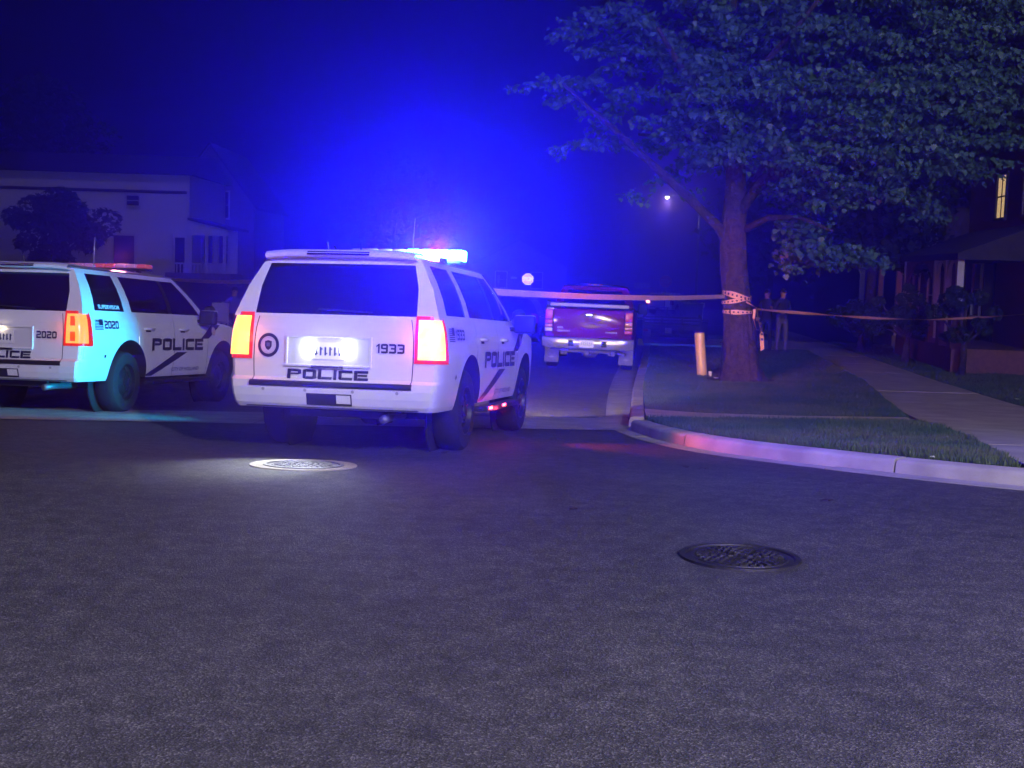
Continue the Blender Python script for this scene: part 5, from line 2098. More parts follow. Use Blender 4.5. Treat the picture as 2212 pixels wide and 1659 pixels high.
def gable_house(label, x0, x1, Y, depth, z0, zw, zr, wallm, wins=(), name='gabled_house'):
    t = thing(name, label, 'house', ((x0 + x1) / 2, Y, z0))
    hw = (x1 - x0) / 2
    m = MB()
    m.add([(-hw, 0, 0), (hw, 0, 0), (hw, 0, zw), (0, 0, zr), (-hw, 0, zw), (-hw, depth, 0), (hw, depth, 0), (hw, depth, zw), (0, depth, zr), (-hw, depth, zw)],
          [(0, 1, 2, 3, 4), (9, 8, 7, 6, 5), (1, 6, 7, 2), (5, 0, 4, 9)])
    wl = m.build('wall', wallm, t)
    for sg in (-1, 1):
        m = MB()
        e = 0.3
        d = Vector((hw, 0, zw - zr)).normalized()
        tip = Vector((hw, 0, zw)) + d * e
        m.add([(0, -e, zr + .05), (sg * tip.x, -e, tip.z + .05), (sg * tip.x, depth + e, tip.z + .05), (0, depth + e, zr + .05),
               (0, -e, zr - .08), (sg * tip.x, -e, tip.z - .08), (sg * tip.x, depth + e, tip.z - .08), (0, depth + e, zr - .08)],
              [(0, 1, 2, 3), (7, 6, 5, 4), (0, 4, 5, 1), (1, 5, 6, 2), (2, 6, 7, 3)])
        m.build('roof_slope', M_ROOF, t)
    for (u, z, w, h) in wins:
        window(t, (u, 0.0, z), w, h, '-y', mull=(1, 2))
    return t


gp1 = at(455, 310, 70)
gable_house('dark steep gabled house behind the white clapboard house', gp1.x - 2.4, gp1.x + 2.4, 70, 9, 0.2, 4.4, gp1.z - 0.2, M_GREYS, ((-0.7, 4.3, .6, 1.4), (0.7, 4.3, .6, 1.4)))
g3 = at(1250, 600, 108)
gable_house('far dark house closing the end of the side street', g3.x - 9, g3.x - 1, 108.5, 3, -1.6, 3.4, 5.6, M_GREYS, ((-1.5, 2.2, .9, 1.3), (1.5, 2.2, .9, 1.3)))


def house_right():
    """Brick house standing along the right side of the side street; local y runs away along the street, x into the plot."""
    t = thing('brick_house', 'dark brick house with porch columns and one lit upper window', 'house', (12.0, 29.5, gzf(12, 31) + 0.13), (0, 0, -0.105))
    z0 = t.location.z
    Lh = 7.0
    zt = 5.45
    m = MB()
    m.box((4.5, Lh / 2, zt / 2), (9.0, Lh, zt))
    wall = m.build('wall', M_BRICK, t)
    m = MB()
    m.add([(-.4, -.4, zt), (9.4, -.4, zt), (9.4, Lh + .4, zt), (-.4, Lh + .4, zt), (4.5, -.4, zt + 2.6), (4.5, Lh + .4, zt + 2.6)],
          [(0, 3, 5, 4), (1, 4, 5, 2), (0, 4, 1), (3, 2, 5), (0, 1, 2, 3)])
    m.build('roof', M_ROOF, t)
    window(t, (0.0, 3.65, 4.30), 0.85, 1.10, '-x', pane=M_WLIT, frame=M_ROOF, mull=(2, 2), fw=0.07)
    window(t, (0.0, 1.2, 4.30), 0.85, 1.10, '-x', mull=(2, 2), frame=M_GREYS)
    window(t, (0.0, 5.6, 1.9), 0.8, 1.4, '-x', mull=(1, 2))
    # porch
    m = MB()
    pz = 2.75
    m.add([(-1.9, -0.2, pz), (-1.9, Lh - .3, pz), (0.0, Lh - .3, pz + .75), (0.0, -0.2, pz + .75), (-1.9, -0.2, pz - .14), (-1.9, Lh - .3, pz - .14), (0, Lh - .3, pz - .14), (0, -.2, pz - .14)],
          [(0, 3, 2, 1), (0, 1, 5, 4), (4, 5, 6, 7), (1, 2, 6, 5), (3, 0, 4, 7)])
    m.build('porch_roof', M_ROOF, t)
    m = MB()
    m.box((-0.95, Lh / 2 - .2, 0.28), (1.9, Lh - .2, 0.56))
    m.build('porch_floor', M_BRICK, t)
    for k, yy in enumerate((0.15, 1.35, 2.55, 6.3)):
        m = MB()
        m.box((-1.75, yy, 0.56 + 0.45), (0.34, 0.34, 0.90))
        po = m.build('column_pier', M_BRICK, t)
        m = MB()
        m.box((-1.75, yy, 0.56 + .9 + (pz - .14 - 1.46) / 2), (0.15, 0.15, pz - .14 - 1.46))
        m.build('column', M_TRIM, po)
    for k, (ya, yb) in enumerate(((0.15, 1.35), (1.35, 2.55), (2.55, 6.3))):
        m = MB()
        n = 12
        vv, ff = [], []
        for i in range(n + 1):
            u = i / n
            yy = ya + (yb - ya) * u
            za = pz - .16 - 0.75 * (abs(2 * u - 1) ** 2.6)
            for xx in (-1.80, -1.72):
                vv += [(xx, yy, pz - .15), (xx, yy, za)]
        for i in range(n):
            o = 4 * i
            ff += [(o, o + 4, o + 5, o + 1), (o + 3, o + 7, o + 6, o + 2), (o + 1, o + 5, o + 7, o + 3)]
        m.add(vv, ff)
        m.build('arch', M_BRICK if k == 2 else M_TRIM, t)
    for k in range(8):
        m = MB()
        m.box((-1.78, 0.25 + 0.3 * k, 0.56 + .55), (0.05, 0.07, 0.85))
        m.build('baluster', M_TRIM, t)
    m = MB()
    m.box((-0.03, 4.3, 1.62), (0.06, 0.95, 2.1))
    m.build('front_door', M_DARKW, t)
    return t


house_right()


def house_far_right():
    t = thing('grey_house', 'dim grey house with white window trim farther along the sidewalk', 'house', (13.6, 41.0, gzf(13, 45) + 0.13), (0, 0, -0.105))
    m = MB()
    m.box((4.0, 4.0, 2.4), (8.0, 8.0, 4.8))
    m.build('wall', M_GREYS, t)
    m = MB()
    m.add([(-.4, -.4, 4.8), (8.4, -.4, 4.8), (8.4, 8.4, 4.8), (-.4, 8.4, 4.8), (-.4, 4, 7.4), (8.4, 4, 7.4)], [(0, 1, 5, 4), (2, 3, 4, 5), (0, 4, 3), (1, 2, 5), (0, 3, 2, 1)])
    m.build('roof', M_ROOF, t)
    for yy in (1.6, 4.0, 6.4):
        window(t, (0, yy, 1.7), 0.85, 1.3, '-x', mull=(1, 2), fw=0.13)
        window(t, (0, yy, 3.9), 0.8, 1.1, '-x', mull=(1, 2))
    for yy in (-0.2, 3.0, 7.0):
        m = MB()
        m.box((-1.4, yy, 1.25), (0.16, 0.16, 2.5))
        m.build('porch_column', M_TRIM, t)
    m = MB()
    m.box((-0.75, 3.5, 2.58), (1.7, 8.0, 0.16))
    m.build('porch_roof', M_ROOF, t)
    m = MB()
    m.box((-0.75, 3.5, 0.2), (1.6, 7.6, 0.4))
    m.build('porch_floor', M_GREYS, t)


house_far_right()


# ------------------------------------------------------------------ shrubs and further trees
def shrub(name, label, cat, px, py_, Y, rx, rz, n, size, m=M_LEAF2, group=None, trunk_h=0.0, ry=None, base_off=0.12):
    p = at(px, py_, Y)
    z0 = gzf(p.x, Y) + base_off
    t = thing(name, label, cat, (p.x, Y, z0), group=group)
    zc = p.z - z0
    ry = ry or rx
    nb = max(10, int(rx * 16))
    cs = []
    for _ in range(nb):
        a, b = rng.uniform(0, 2 * PI), rng.uniform(-0.9, 1)
        r_ = math.sqrt(max(0, 1 - b * b)) * rng.uniform(0.35, 0.9)
        cs.append((rx * r_ * math.cos(a) * rng.uniform(0.8, 1.25), ry * r_ * math.sin(a), zc + rz * b * rng.uniform(0.7, 1.05), rng.uniform(0.16, 0.42) * min(rx, rz)))
    pos = []
    for k in range(n):
        c = cs[rng.integers(nb)]
        d = rng.normal(0, 1, 3)
        d /= np.linalg.norm(d)
        pos.append((c[0] + d[0] * c[3], c[1] + d[1] * c[3], max(0.05, c[2] + d[2] * c[3] * 0.8)))
    pos = np.array(pos)
    fo = foliage('crown', pos, size * rng.uniform(0.6, 1.3, n), rng.uniform(0, 6.28, n), rng.normal(-0.6, 0.5, n), rng.normal(0, 0.5, n), m, t, LEAF_LO, LEAF_LO_T)
    fo['kind'] = 'stuff'
    st = MB()
    top = max(0.3, zc + rz * 0.3)
    st.tube([(0, 0, -0.1), (0.03 * rx, 0, top * 0.5), (-0.02, 0.03, top)], [0.05 + 0.05 * rx, 0.04 + 0.035 * rx, 0.02], 8)
    for k in range(min(6, nb)):
        st.tube([(0, 0, top * 0.45), (cs[k][0] * 0.5, cs[k][1] * 0.5, (top * 0.45 + cs[k][2]) / 2), cs[k][:3]], [0.02 + 0.02 * rx, 0.02 + 0.012 * rx, 0.01], 6, cap=False)
    st.build('trunk', M_BARK, t, smooth=True)
    return t


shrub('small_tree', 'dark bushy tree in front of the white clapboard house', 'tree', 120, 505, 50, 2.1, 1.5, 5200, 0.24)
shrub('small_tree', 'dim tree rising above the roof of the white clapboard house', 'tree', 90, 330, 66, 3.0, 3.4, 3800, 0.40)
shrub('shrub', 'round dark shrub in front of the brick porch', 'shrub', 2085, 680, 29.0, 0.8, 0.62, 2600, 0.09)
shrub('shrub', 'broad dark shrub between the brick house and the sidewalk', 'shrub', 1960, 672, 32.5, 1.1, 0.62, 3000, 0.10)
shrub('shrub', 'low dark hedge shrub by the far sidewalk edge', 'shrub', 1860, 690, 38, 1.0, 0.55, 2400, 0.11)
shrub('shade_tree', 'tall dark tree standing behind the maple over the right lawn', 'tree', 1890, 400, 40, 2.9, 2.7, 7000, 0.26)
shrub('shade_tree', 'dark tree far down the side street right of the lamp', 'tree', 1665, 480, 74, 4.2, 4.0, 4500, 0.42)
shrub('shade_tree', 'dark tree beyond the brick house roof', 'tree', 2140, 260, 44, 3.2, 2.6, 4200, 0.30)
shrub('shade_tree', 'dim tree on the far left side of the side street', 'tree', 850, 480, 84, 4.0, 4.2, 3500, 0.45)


# ------------------------------------------------------------------ people
M_SKIN = mat('skin', (0.42, 0.22, 0.16), 0.55)
M_HAIR = mat('hair', (0.02, 0.014, 0.010), 0.7)
M_SHOE = mat('shoe', (0.02, 0.02, 0.02), 0.6)


def skinned(name, V, E, rad, parent, mats, pick, sub=2, root=0):
    me = bpy.data.meshes.new(name)
    me.from_pydata(V, E, [])
    o = bpy.data.objects.new(name, me)
    C.objects.link(o)
    sk = o.modifiers.new('skin', 'SKIN')
    sk.use_smooth_shade = True
    if not me.skin_vertices:
        bm = bmesh.new()
        bm.from_mesh(me)
        bm.verts.layers.skin.verify()
        bm.to_mesh(me)
        bm.free()
    for i, r_ in enumerate(rad):
        me.skin_vertices[0].data[i].radius = r_ if hasattr(r_, '__len__') else (r_, r_)
        me.skin_vertices[0].data[i].use_root = (i == root)
    sb = o.modifiers.new('sub', 'SUBSURF')
    sb.levels = sub
    dg = bpy.context.evaluated_depsgraph_get()
    new = bpy.data.meshes.new_from_object(o.evaluated_get(dg))
    bpy.data.objects.remove(o)
    new.materials.clear()
    for m in mats:
        new.materials.append(m)
    for p in new.polygons:
        p.material_index = pick(p.center)
        p.use_smooth = True
    ob = bpy.data.objects.new(name, new)
    C.objects.link(ob)
    ob.parent = parent
    return ob


def hand(V, E, Rd, wrist_i, wrist, d, side):
    """Palm and five fingers continuing the forearm; d is the hand's direction, side the thumb side."""
    d = Vector(d).normalized()
    s = Vector(side).normalized()
    w = Vector(wrist)
    pi = len(V)
    V.append(tuple(w + d * 0.055))
    Rd.append((0.036, 0.022))
    E.append((wrist_i, pi))
    curl = d.cross(s)
    for k, ln in enumerate((0.072, 0.080, 0.074, 0.058)):
        off = s * (0.027 - 0.018 * k)
        a = w + d * 0.07 + off
        b = a + d * ln * 0.55 + curl * 0.008
        c = b + d * ln * 0.38 + curl * 0.022
        i = len(V)
        V.extend([tuple(a), tuple(b), tuple(c)])
        Rd.extend([0.0095, 0.0088, 0.0075])
        E.extend([(i, i + 1), (i + 1, i + 2)])
    a = w + d * 0.025 + s * 0.030
    b = a + d * 0.030 + s * 0.022
    c = b + d * 0.028 + s * 0.004
    i = len(V)
    V.extend([tuple(a), tuple(b), tuple(c)])
    Rd.extend([0.011, 0.0105, 0.0085])
    E.extend([(i, i + 1), (i + 1, i + 2)])


def head_parts(parent, c, yaw, hairm):
    """Face features and hair on a head centred at c, looking along local -y turned by yaw."""
    Rz = Matrix.Rotation(yaw, 3, 'Z')

    def pt(x, y, z):
        return Vector(c) + Rz @ Vector((x, y, z))
    hm = MB()
    vv, ff = [], []
    n, k_ = 16, 7
    for j in range(k_):
        th = PI * 0.56 * j / (k_ - 1)
        for i in range(n):
            a = 2 * PI * i / n
            front = max(0, -math.sin(a))
            th2 = th * (1 - 0.42 * front)
            vv.append(pt(0.086 * math.sin(th2) * math.cos(a), 0.012 + 0.102 * math.sin(th2) * math.sin(a), 0.012 + 0.122 * math.cos(th2)))
    for j in range(k_ - 1):
        for i in range(n):
            ff.append((j * n + i, j * n + (i + 1) % n, (j + 1) * n + (i + 1) % n, (j + 1) * n + i))
    hm.add(vv, ff)
    hm.build('hair', hairm, parent, smooth=True, recalc=True)
    for sg in (-1, 1):
        e = MB()
        q = pt(sg * 0.032, -0.090, 0.005)
        e.lathe([(0.0005, -0.006), (0.010, -0.003), (0.011, 0.004)], 8, 'Y', q)
        e.build('eye', M_BLACK, parent)
        e = MB()
        q = pt(sg * 0.080, 0.01, 0.0)
        e.box(q, (0.018, 0.030, 0.055), rot=(0, 0, yaw))
        e.build('ear', M_SKIN, parent, bevel=0.006, smooth=True)
    m = MB()
    m.add([pt(-0.013, -0.090, -0.012), pt(0.013, -0.090, -0.012), pt(0, -0.112, -0.022), pt(0, -0.092, 0.022), pt(0, -0.088, -0.03)], [(0, 1, 2), (0, 2, 3), (2, 1, 3), (0, 4, 1)])
    m.build('nose', M_SKIN, parent, smooth=True)
    m = MB()
    m.box(pt(0, -0.088, -0.052), (0.045, 0.008, 0.010), rot=(0, 0, yaw))
    m.build('mouth', mat('lips', (0.25, 0.08, 0.07), 0.6), parent)


def standing(label, px, py_, Y, hgt, yaw, top, legs, arm='down', group=None):
    p = at(px, py_, Y)
    z0 = gzf(p.x, Y) + 0.135
    root = thing('person', label, 'person', (p.x, Y, z0), (0, 0, yaw), group)
    V = [(0, 0, 0.96), (0, 0.01, 1.12), (0, 0.015, 1.30), (0, 0.01, 1.44), (0, 0.0, 1.52), (0, -0.01, 1.60), (0, -0.015, 1.70)]
    Rd = [(0.165, 0.115), (0.150, 0.105), (0.175, 0.115), (0.13, 0.085), (0.055, 0.055), (0.072, 0.085), (0.070, 0.088)]
    E = [(0, 1), (1, 2), (2, 3), (3, 4), (4, 5), (5, 6)]
    for sg in (-1, 1):
        i = len(V)
        V += [(sg * 0.10, 0, 0.90), (sg * 0.125, -0.015, 0.50), (sg * 0.14, 0.02, 0.10), (sg * 0.145, -0.03, 0.045), (sg * 0.155, -0.15, 0.035)]
        Rd += [0.095, 0.066, 0.048, 0.045, 0.036]
        E += [(0, i), (i, i + 1), (i + 1, i + 2), (i + 2, i + 3), (i + 3, i + 4)]
        i = len(V)
        if arm == 'front':
            el, wr = (sg * 0.27, 0.02, 1.14), (sg * 0.12, -0.22, 1.12)
        elif arm == 'raise' and sg > 0:
            el, wr = (sg * 0.29, -0.02, 1.15), (sg * 0.20, -0.22, 1.28)
        else:
            el, wr = (sg * 0.26, 0.03, 1.15), (sg * 0.27, -0.03, 0.90)
        V += [(sg * 0.185, 0.01, 1.42), el, wr]
        Rd += [0.062, 0.050, 0.036]
        E += [(3, i), (i, i + 1), (i + 1, i + 2)]
        d = Vector(wr) - Vector(el)
        hand(V, E, Rd, i + 2, wr, d, (-sg * 0.3, -1.0, 0.2) if arm == 'down' else (0, 0, 1))
    s = hgt / 1.82
    V = [(a * s, b * s, c * s) for a, b, c in V]
    Rd = [tuple(k * s for k in r_) if hasattr(r_, '__len__') else r_ * s for r_ in Rd]

    def pick(c):
        z = c.z / s
        if z < 0.085:
            return 3
        if z < 0.97:
            if abs(c.x) / s > 0.225 and z > 0.75:
                return 0
            return 2
        if z > 1.515:
            return 0
        if arm != 'down' and c.y / s < -0.185 and z > 1.0:
            return 0
        return 1
    skinned('body', V, E, Rd, root, [M_SKIN, top, legs, M_SHOE], pick)
    head_parts(root, (0, -0.015 * s, 1.655 * s), 0.0, M_HAIR)
    return root


M_JACKET = mat('dark_jacket', (0.018, 0.018, 0.026), 0.8)
M_JEANS = mat('faded_jeans', (0.10, 0.10, 0.13), 0.85, col2=(0.14, 0.14, 0.17), nscale=8)
M_NAVYP = mat('navy_uniform', (0.014, 0.015, 0.03), 0.8)
M_SHIRT = mat('blue_shirt', (0.06, 0.07, 0.42), 0.8)
standing('person in dark jacket and faded jeans standing behind the tape', 1686, 765, 35.2, 1.80, 0.35, M_JACKET, M_JEANS, 'front', 'people standing behind the tape')
standing('person in dark uniform half hidden behind the maple trunk', 1652, 762, 35.9, 1.76, -0.5, M_NAVYP, M_NAVYP, 'raise', 'people standing behind the tape')


def folding_chair(label, px, py_, Y, yaw, fabric, group):
    p = at(px, py_, Y)
    t = thing('folding_chair', label, 'chair', (p.x, Y, gzf(p.x, Y) + 0.135), (0, 0, yaw), group)
    mt = mat('chair_tube', (0.55, 0.55, 0.58), 0.35, metal=0.7)
    for a, b in (((-.26, -.24, 0), (.26, -.22, .40)), ((.26, -.24, 0), (-.26, -.22, .40)), ((-.26, .26, 0), (.26, .22, .40)), ((.26, .26, 0), (-.26, .22, .40)),
                 ((-.28, -.26, 0), (-.28, .22, .42)), ((.28, -.26, 0), (.28, .22, .42)), ((-.27, .24, 0), (-.27, .34, .92)), ((.27, .24, 0), (.27, .34, .92)),
                 ((-.27, -.24, .0), (-.27, -.26, .62)), ((.27, -.24, .0), (.27, -.26, .62))):
        m = MB()
        m.tube([a, b], 0.013, 8)
        m.build('frame_tube', mt, t, smooth=True)
    m = MB()
    m.grid(lambda u, v: (u * 0.26, -0.24 + 0.46 * v, 0.41 - 0.05 * (1 - u * u) * math.sin(PI * v)), np.linspace(-1, 1, 7), np.linspace(0, 1, 6))
    m.build('seat', fabric, t, smooth=True)
    m = MB()
    m.grid(lambda u, v: (u * 0.265, 0.245 + 0.10 * v + 0.03 * (1 - u * u), 0.42 + 0.50 * v), np.linspace(-1, 1, 7), np.linspace(0, 1, 6))
    m.build('backrest', fabric, t, smooth=True)
    for sg in (-1, 1):
        m = MB()
        m.grid(lambda u, v: (sg * 0.27 + u * 0.03, -0.27 + 0.55 * v, 0.62 + 0.03 * v), [-1, 0, 1], np.linspace(0, 1, 5))
        m.build('armrest', fabric, t, smooth=True)
    return t


M_CANVAS = mat('pale_canvas', (0.30, 0.28, 0.36), 0.9)
folding_chair('folding chair with a person in blue seated in it', 508, 690, 36.0, 0.5, M_CANVAS, 'folding chairs on the lawn')
folding_chair('empty folding chair beside the seated person in blue', 460, 690, 34.6, -0.4, mat('pale_webbing', (0.45, 0.43, 0.5), 0.8), 'folding chairs on the lawn')


def seated(label, px, py_, Y, yaw):
    p = at(px, py_, Y)
    root = thing('person', label, 'person', (p.x, Y, gzf(p.x, Y) + 0.135), (0, 0, yaw))
    V = [(0, 0.08, 0.52), (0, 0.13, 0.70), (0, 0.15, 0.88), (0, 0.13, 1.00), (0, 0.09, 1.08), (0, 0.06, 1.16), (0, 0.045, 1.26)]
    Rd = [(0.165, 0.12), (0.155, 0.115), (0.175, 0.12), (0.13, 0.085), (0.055, 0.055), (0.072, 0.085), (0.070, 0.088)]
    E = [(0, 1), (1, 2), (2, 3), (3, 4), (4, 5), (5, 6)]
    for sg in (-1, 1):
        i = len(V)
        V += [(sg * 0.10, 0.0, 0.50), (sg * 0.15, -0.38, 0.50), (sg * 0.15, -0.44, 0.10), (sg * 0.15, -0.48, 0.045), (sg * 0.16, -0.60, 0.035)]
        Rd += [0.092, 0.068, 0.048, 0.045, 0.036]
        E += [(0, i), (i, i + 1), (i + 1, i + 2), (i + 2, i + 3), (i + 3, i + 4)]
        i = len(V)
        el, wr = (sg * 0.27, 0.06, 0.72), (sg * 0.24, -0.18, 0.67)
        V += [(sg * 0.185, 0.13, 0.98), el, wr]
        Rd += [0.060, 0.048, 0.036]
        E += [(3, i), (i, i + 1), (i + 1, i + 2)]
        hand(V, E, Rd, i + 2, wr, Vector(wr) - Vector(el), (-sg, 0, 0.3))

    def pick(c):
        if c.z > 1.085 or (abs(c.x) > 0.18 and c.y < -0.02 and c.z > 0.6):
            return 0
        if c.z < 0.085:
            return 3
        if c.z > 0.60:
            return 1
        return 2
    skinned('body', V, E, Rd, root, [M_SKIN, M_SHIRT, M_NAVYP, M_SHOE], pick)
    head_parts(root, (0, 0.05, 1.215), 0.0, M_HAIR)


seated('person in a blue shirt seated in a folding chair on the lawn', 508, 690, 36.0, 0.5)

# ------------------------------------------------------------------ signs, lamp, street clutter far down the side street
M_POST = mat('sign_post', (0.16, 0.16, 0.17), 0.5, metal=0.7)


def stop_sign(label, px, py_, Y, dia, face, letters, yaw=0.0):
    p = at(px, py_, Y)
    z0 = gzf(p.x, Y) + 0.1
    t = thing('stop_sign', label, 'sign', (p.x, Y, z0), (0, 0, yaw))
    h = p.z - z0
    m = MB()
    m.box((0, 0.03, (h + dia / 2) / 2), (0.06, 0.04, h + dia / 2))
    m.build('post', M_POST, t)
    r_ = dia / 2 / math.cos(PI / 8)
    oc = [(r_ * math.cos(PI / 8 + k * PI / 4), r_ * math.sin(PI / 8 + k * PI / 4)) for k in range(8)]

    def plate(sc, y0, y1, mm, nm, par):
        m = MB()
        n = 8
        m.add([(a * sc, y0, h + b * sc) for a, b in oc] + [(a * sc, y1, h + b * sc) for a, b in oc],
              [tuple(range(n)), tuple(range(n, 2 * n))[::-1]] + [(i, n + i, n + (i + 1) % n, (i + 1) % n) for i in range(n)])
        return m.build(nm, mm, par)
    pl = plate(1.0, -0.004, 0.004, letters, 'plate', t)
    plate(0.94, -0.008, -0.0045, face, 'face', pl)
    tv, tf = text_tris('STOP', 0.02)
    m = MB()
    m.add([((u - 0.5) * dia * 0.78, -0.011, h + (v - 0.5) * dia * 0.34) for u, v in tv], tf)
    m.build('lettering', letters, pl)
    return t


stop_sign('stop sign with headlight glow put into its face left of the pickup roof', 1140, 603, 97, 0.84, mat('retro_glow_face', (0.95, 0.62, 0.42), 0.35, emit=(1.0, 0.66, 0.40), estr=2.6), mat('retro_glow_white', (0.98, 0.90, 0.70), 0.35, emit=(1.0, 0.90, 0.62), estr=5.0))  # pale colour and emission imitate headlight light thrown back by the sign
stop_sign('dim red stop sign between the pickup and the maple', 1438, 608, 80, 0.75, mat('stop_red', (0.35, 0.03, 0.05), 0.5), mat('stop_white', (0.35, 0.22, 0.28), 0.5))


def blade_sign(label, px, py_, Y, w, h_, m_, name='street_name_sign'):
    p = at(px, py_, Y)
    z0 = gzf(p.x, Y) + 0.1
    t = thing(name, label, 'sign', (p.x, Y, z0))
    h = p.z - z0
    m = MB()
    m.tube([(0, 0.03, 0), (0, 0.03, h + h_ / 2)], 0.03, 8)
    m.build('post', M_POST, t)
    m = MB()
    m.box((0, 0, h), (w, 0.012, h_))
    m.build('plate', m_, t)


blade_sign('small pale street name blade beside the bright stop sign', 1110, 600, 87, 0.42, 0.13, mat('blade_white', (0.8, 0.8, 0.85), 0.4))
blade_sign('narrow upright sign on a post down the street', 1077, 603, 86, 0.16, 0.55, mat('upright_plate', (0.30, 0.28, 0.45), 0.5), 'upright_sign')
blade_sign('wide dim rectangular sign left of the dim stop sign', 1387, 617, 80, 1.0, 0.38, mat('dim_plate', (0.12, 0.12, 0.20), 0.5), 'rectangular_sign')
blade_sign('small white sign on a thin pole down the street', 1442, 656, 60, 0.22, 0.32, M_PLATE, 'small_sign')

def street_lamp(label, head, side, power, col):
    """head: position of the lamp bowl; side: which way the pole stands from it."""
    lz = gzf(head.x, head.y)
    t = thing('street_lamp', label, 'lamp', (head.x + 2.3 * side, head.y, lz), (0, 0, 0 if side > 0 else PI))
    hh = head.z - lz
    m = MB()
    m.tube([(0, 0, 0), (0, 0, hh * 0.6), (0, 0, hh - 0.3)], [0.10, 0.085, 0.07], 10)
    m.build('pole', M_POST, t, smooth=True)
    m = MB()
    m.tube([(0, 0, hh - 0.35), (-0.6, 0, hh + 0.05), (-1.4, 0, hh + 0.2), (-2.0, 0, hh + 0.15)], [0.04, 0.035, 0.03, 0.03], 8)
    m.build('arm', M_POST, t, smooth=True)
    m = MB()
    m.box((-2.25, 0, hh + 0.13), (0.60, 0.28, 0.12))
    ho = m.build('luminaire', M_POST, t, bevel=0.03, smooth=True)
    m = MB()
    m.lathe([(0.001, -0.15), (0.08, -0.13), (0.13, -0.07), (0.15, 0.0)], 16, 'Z', (-2.3, 0, hh + 0.07))
    m.build('lamp_bowl', mat('lamp_glow', (0.9, 0.9, 0.8), 0.4, emit=(1.0, 0.97, 0.72), estr=16.0), ho, smooth=True)
    lamp('street_lamp_light', 'POINT', (-2.3, 0, hh - 0.35), power, col, t, 0.15)
    return t


street_lamp('lit street lamp glowing far down the side street', at(1441, 427, 90), 1, 350, (1.0, 0.93, 0.75))
street_lamp('assumed street lamp unseen behind the camera that lights the crossing', Vector((6.6, -6.0, 8.2)), 1, 21500, (0.81, 0.755, 1.0))  # assumed unseen lamp, inferred from the foreground light and added to supply it

M_DARKCAR = mat('dark_car_paint', (0.012, 0.013, 0.02), 0.25, coat=0.8)
M_PALECAR = mat('pale_car_paint', (0.55, 0.55, 0.50), 0.3, coat=0.6)


def parked(label, px, py_, Y, th, paint, group='vehicles parked down the side street', off=0.15, name='parked_car'):
    p = at(px, py_, Y)
    return suv(label, (p.x, Y, gzf(p.x, Y + 2.5) + off), (0, 0, PI / 2 - th), paint, None, False, 0.0, None, False, group, name, M_GREY)[0]


tp_ = at(1450, 738, 38.6)
tr_ = thing('utility_trailer', 'low dark utility trailer parked on the driveway right of the pickup', 'trailer', (tp_.x, 38.6, gzf(tp_.x, 39) + 0.152), (0, 0, PI / 2 - 0.12))
mtr = mat('trailer_steel', (0.03, 0.03, 0.045), 0.55, metal=0.3)
m = MB()
m.box((1.4, 0, 0.42), (2.8, 1.75, 0.08))
m.build('bed', mtr, tr_)
for sg in (-1, 1):
    for zz in (0.58, 0.74):
        m = MB()
        m.box((1.4, sg * 0.86, zz), (2.8, 0.04, 0.06))
        m.build('side_rail', mtr, tr_)
    m = MB()
    m.lathe([(0.15, -0.09), (0.28, -0.10), (0.31, -0.06), (0.31, 0.06), (0.28, 0.10), (0.15, 0.09)], 24, 'Y', (1.3, sg * 1.0, 0.31))
    w_ = m.build('wheel', M_TYRE, tr_, smooth='auto')
    m = MB()
    m.lathe([(0.001, 0), (0.15, 0)], 16, 'Y', (1.3, sg * 1.06, 0.31))
    m.build('rim', M_GREY, w_)
    m = MB()
    m.box((1.3, sg * 1.0, 0.66), (0.8, 0.24, 0.03))
    m.build('fender', mtr, tr_, bevel=0.01)
    m = MB()
    m.box((-0.02, sg * 0.78, 0.36), (0.03, 0.14, 0.06))
    m.build('tail_lamp', M_TAILR, tr_)
for zz in (0.49, 0.58, 0.67, 0.76):
    m = MB()
    m.box((0.0, 0, zz), (0.03, 1.74, 0.05))
    m.build('ramp_slat', mtr, tr_)
for yy in (-0.86, -0.3, 0.3, 0.86):
    m = MB()
    m.box((0.03, yy, 0.62), (0.03, 0.05, 0.34))
    m.build('ramp_upright', mtr, tr_)
m = MB()
m.box((-0.03, 0.10, 0.36), (0.012, 0.20, 0.16))
m.build('number_plate', mat('dim_plate_metal', (0.35, 0.33, 0.30), 0.5), tr_)
m = MB()
m.box((3.4, 0, 0.40), (1.4, 0.08, 0.08))
m.build('drawbar', mtr, tr_)
dk_ = parked('dark car stopped in the roadway beyond the white SUV mirror', 1096, 735, 38.5, 0.09, M_DARKCAR, off=0.01)
dk_.scale = (0.95, 0.92, 0.72)
pc_ = parked('pale parked SUV with an amber lamp far beyond the driveway', 1422, 690, 82, 0.4, M_PALECAR)
pc_.scale = (0.9, 0.9, 0.74)
m = MB()
m.box((0.02, 0.83, 1.10), (0.09, 0.24, 0.24))
m.build('amber_lamp', mat('amber_glow', (0.9, 0.4, 0.1), 0.3, emit=(1.0, 0.36, 0.10), estr=14.0), pc_, bevel=0.03, smooth=True)


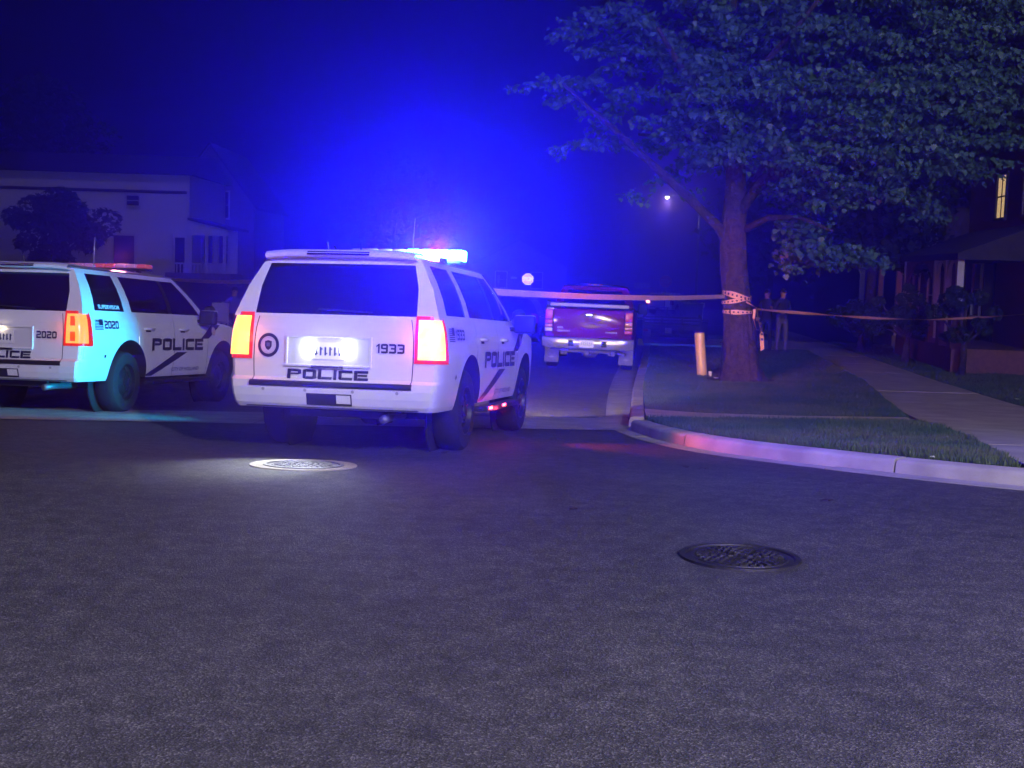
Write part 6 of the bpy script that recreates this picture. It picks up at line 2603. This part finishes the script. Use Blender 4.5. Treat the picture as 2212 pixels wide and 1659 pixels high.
def bin_(label, px, py_, Y):
    p = at(px, py_, Y)
    t = thing('wheeled_bin', label, 'bin', (p.x, Y, gzf(p.x, Y) + 0.13), (0, 0, 0.3), 'bins at the roadside')
    mb_ = mat('bin_plastic', (0.16, 0.17, 0.24), 0.5)
    m = MB()
    m.box((0, 0, 0.50), (0.46, 0.54, 0.90), taper=1.18)
    m.build('bin_body', mb_, t, bevel=0.02)
    m = MB()
    m.box((0, 0, 0.985), (0.58, 0.68, 0.06), rot=(0.04, 0, 0))
    m.build('lid', mb_, t, bevel=0.02)
    for sg in (-1, 1):
        m = MB()
        m.lathe([(0.001, -0.03), (0.11, -0.03), (0.11, 0.03), (0.001, 0.03)], 16, 'X', (sg * 0.26, 0.24, 0.11))
        m.build('wheel', M_BLACK, t)


bin_('bluish wheeled bin beside the driveway car', 1485, 697, 56)
bin_('second wheeled bin nearer the white mailbox', 1499, 697, 57.5)
mp = at(1517, 664, 58)
mz = gzf(mp.x, 58) + 0.12
t = thing('mailbox', 'white mailbox on a post seen left of the maple trunk', 'mailbox', (mp.x, 58, mz))
m = MB()
m.box((0, 0, (mp.z - mz) / 2), (0.09, 0.09, mp.z - mz))
m.build('post', M_TRIM, t)
m = MB()
m.box((0, 0, mp.z - mz + 0.1), (0.18, 0.45, 0.24))
m.build('box', M_PLATE, t, bevel=0.06)

# ------------------------------------------------------------------ blue-tinted haze added to imitate the bloom around the lamps
hz = MB()
hx0, hx1, hy0, hy1, hz0, hz1 = -50, 50, -12, 114, -4.5, 13.5
hz.box(((hx0 + hx1) / 2, (hy0 + hy1) / 2, (hz0 + hz1) / 2), (hx1 - hx0, hy1 - hy0, hz1 - hz0))
hm = bpy.data.materials.new('bloom_haze')
hm.use_nodes = True
ht = hm.node_tree
ht.nodes.clear()
ho_ = ht.nodes.new('ShaderNodeOutputMaterial')
hv = ht.nodes.new('ShaderNodeVolumePrincipled')
hv.inputs['Color'].default_value = (0.32, 0.19, 1.0, 1)
hv.inputs['Density'].default_value = 0.015
hv.inputs['Anisotropy'].default_value = 0.87
ht.links.new(hv.outputs['Volume'], ho_.inputs['Volume'])
hob = hz.build('haze', hm, None)
tag(hob, 'thin blue-tinted haze added for the glow around the light bar', 'haze', kind='stuff')
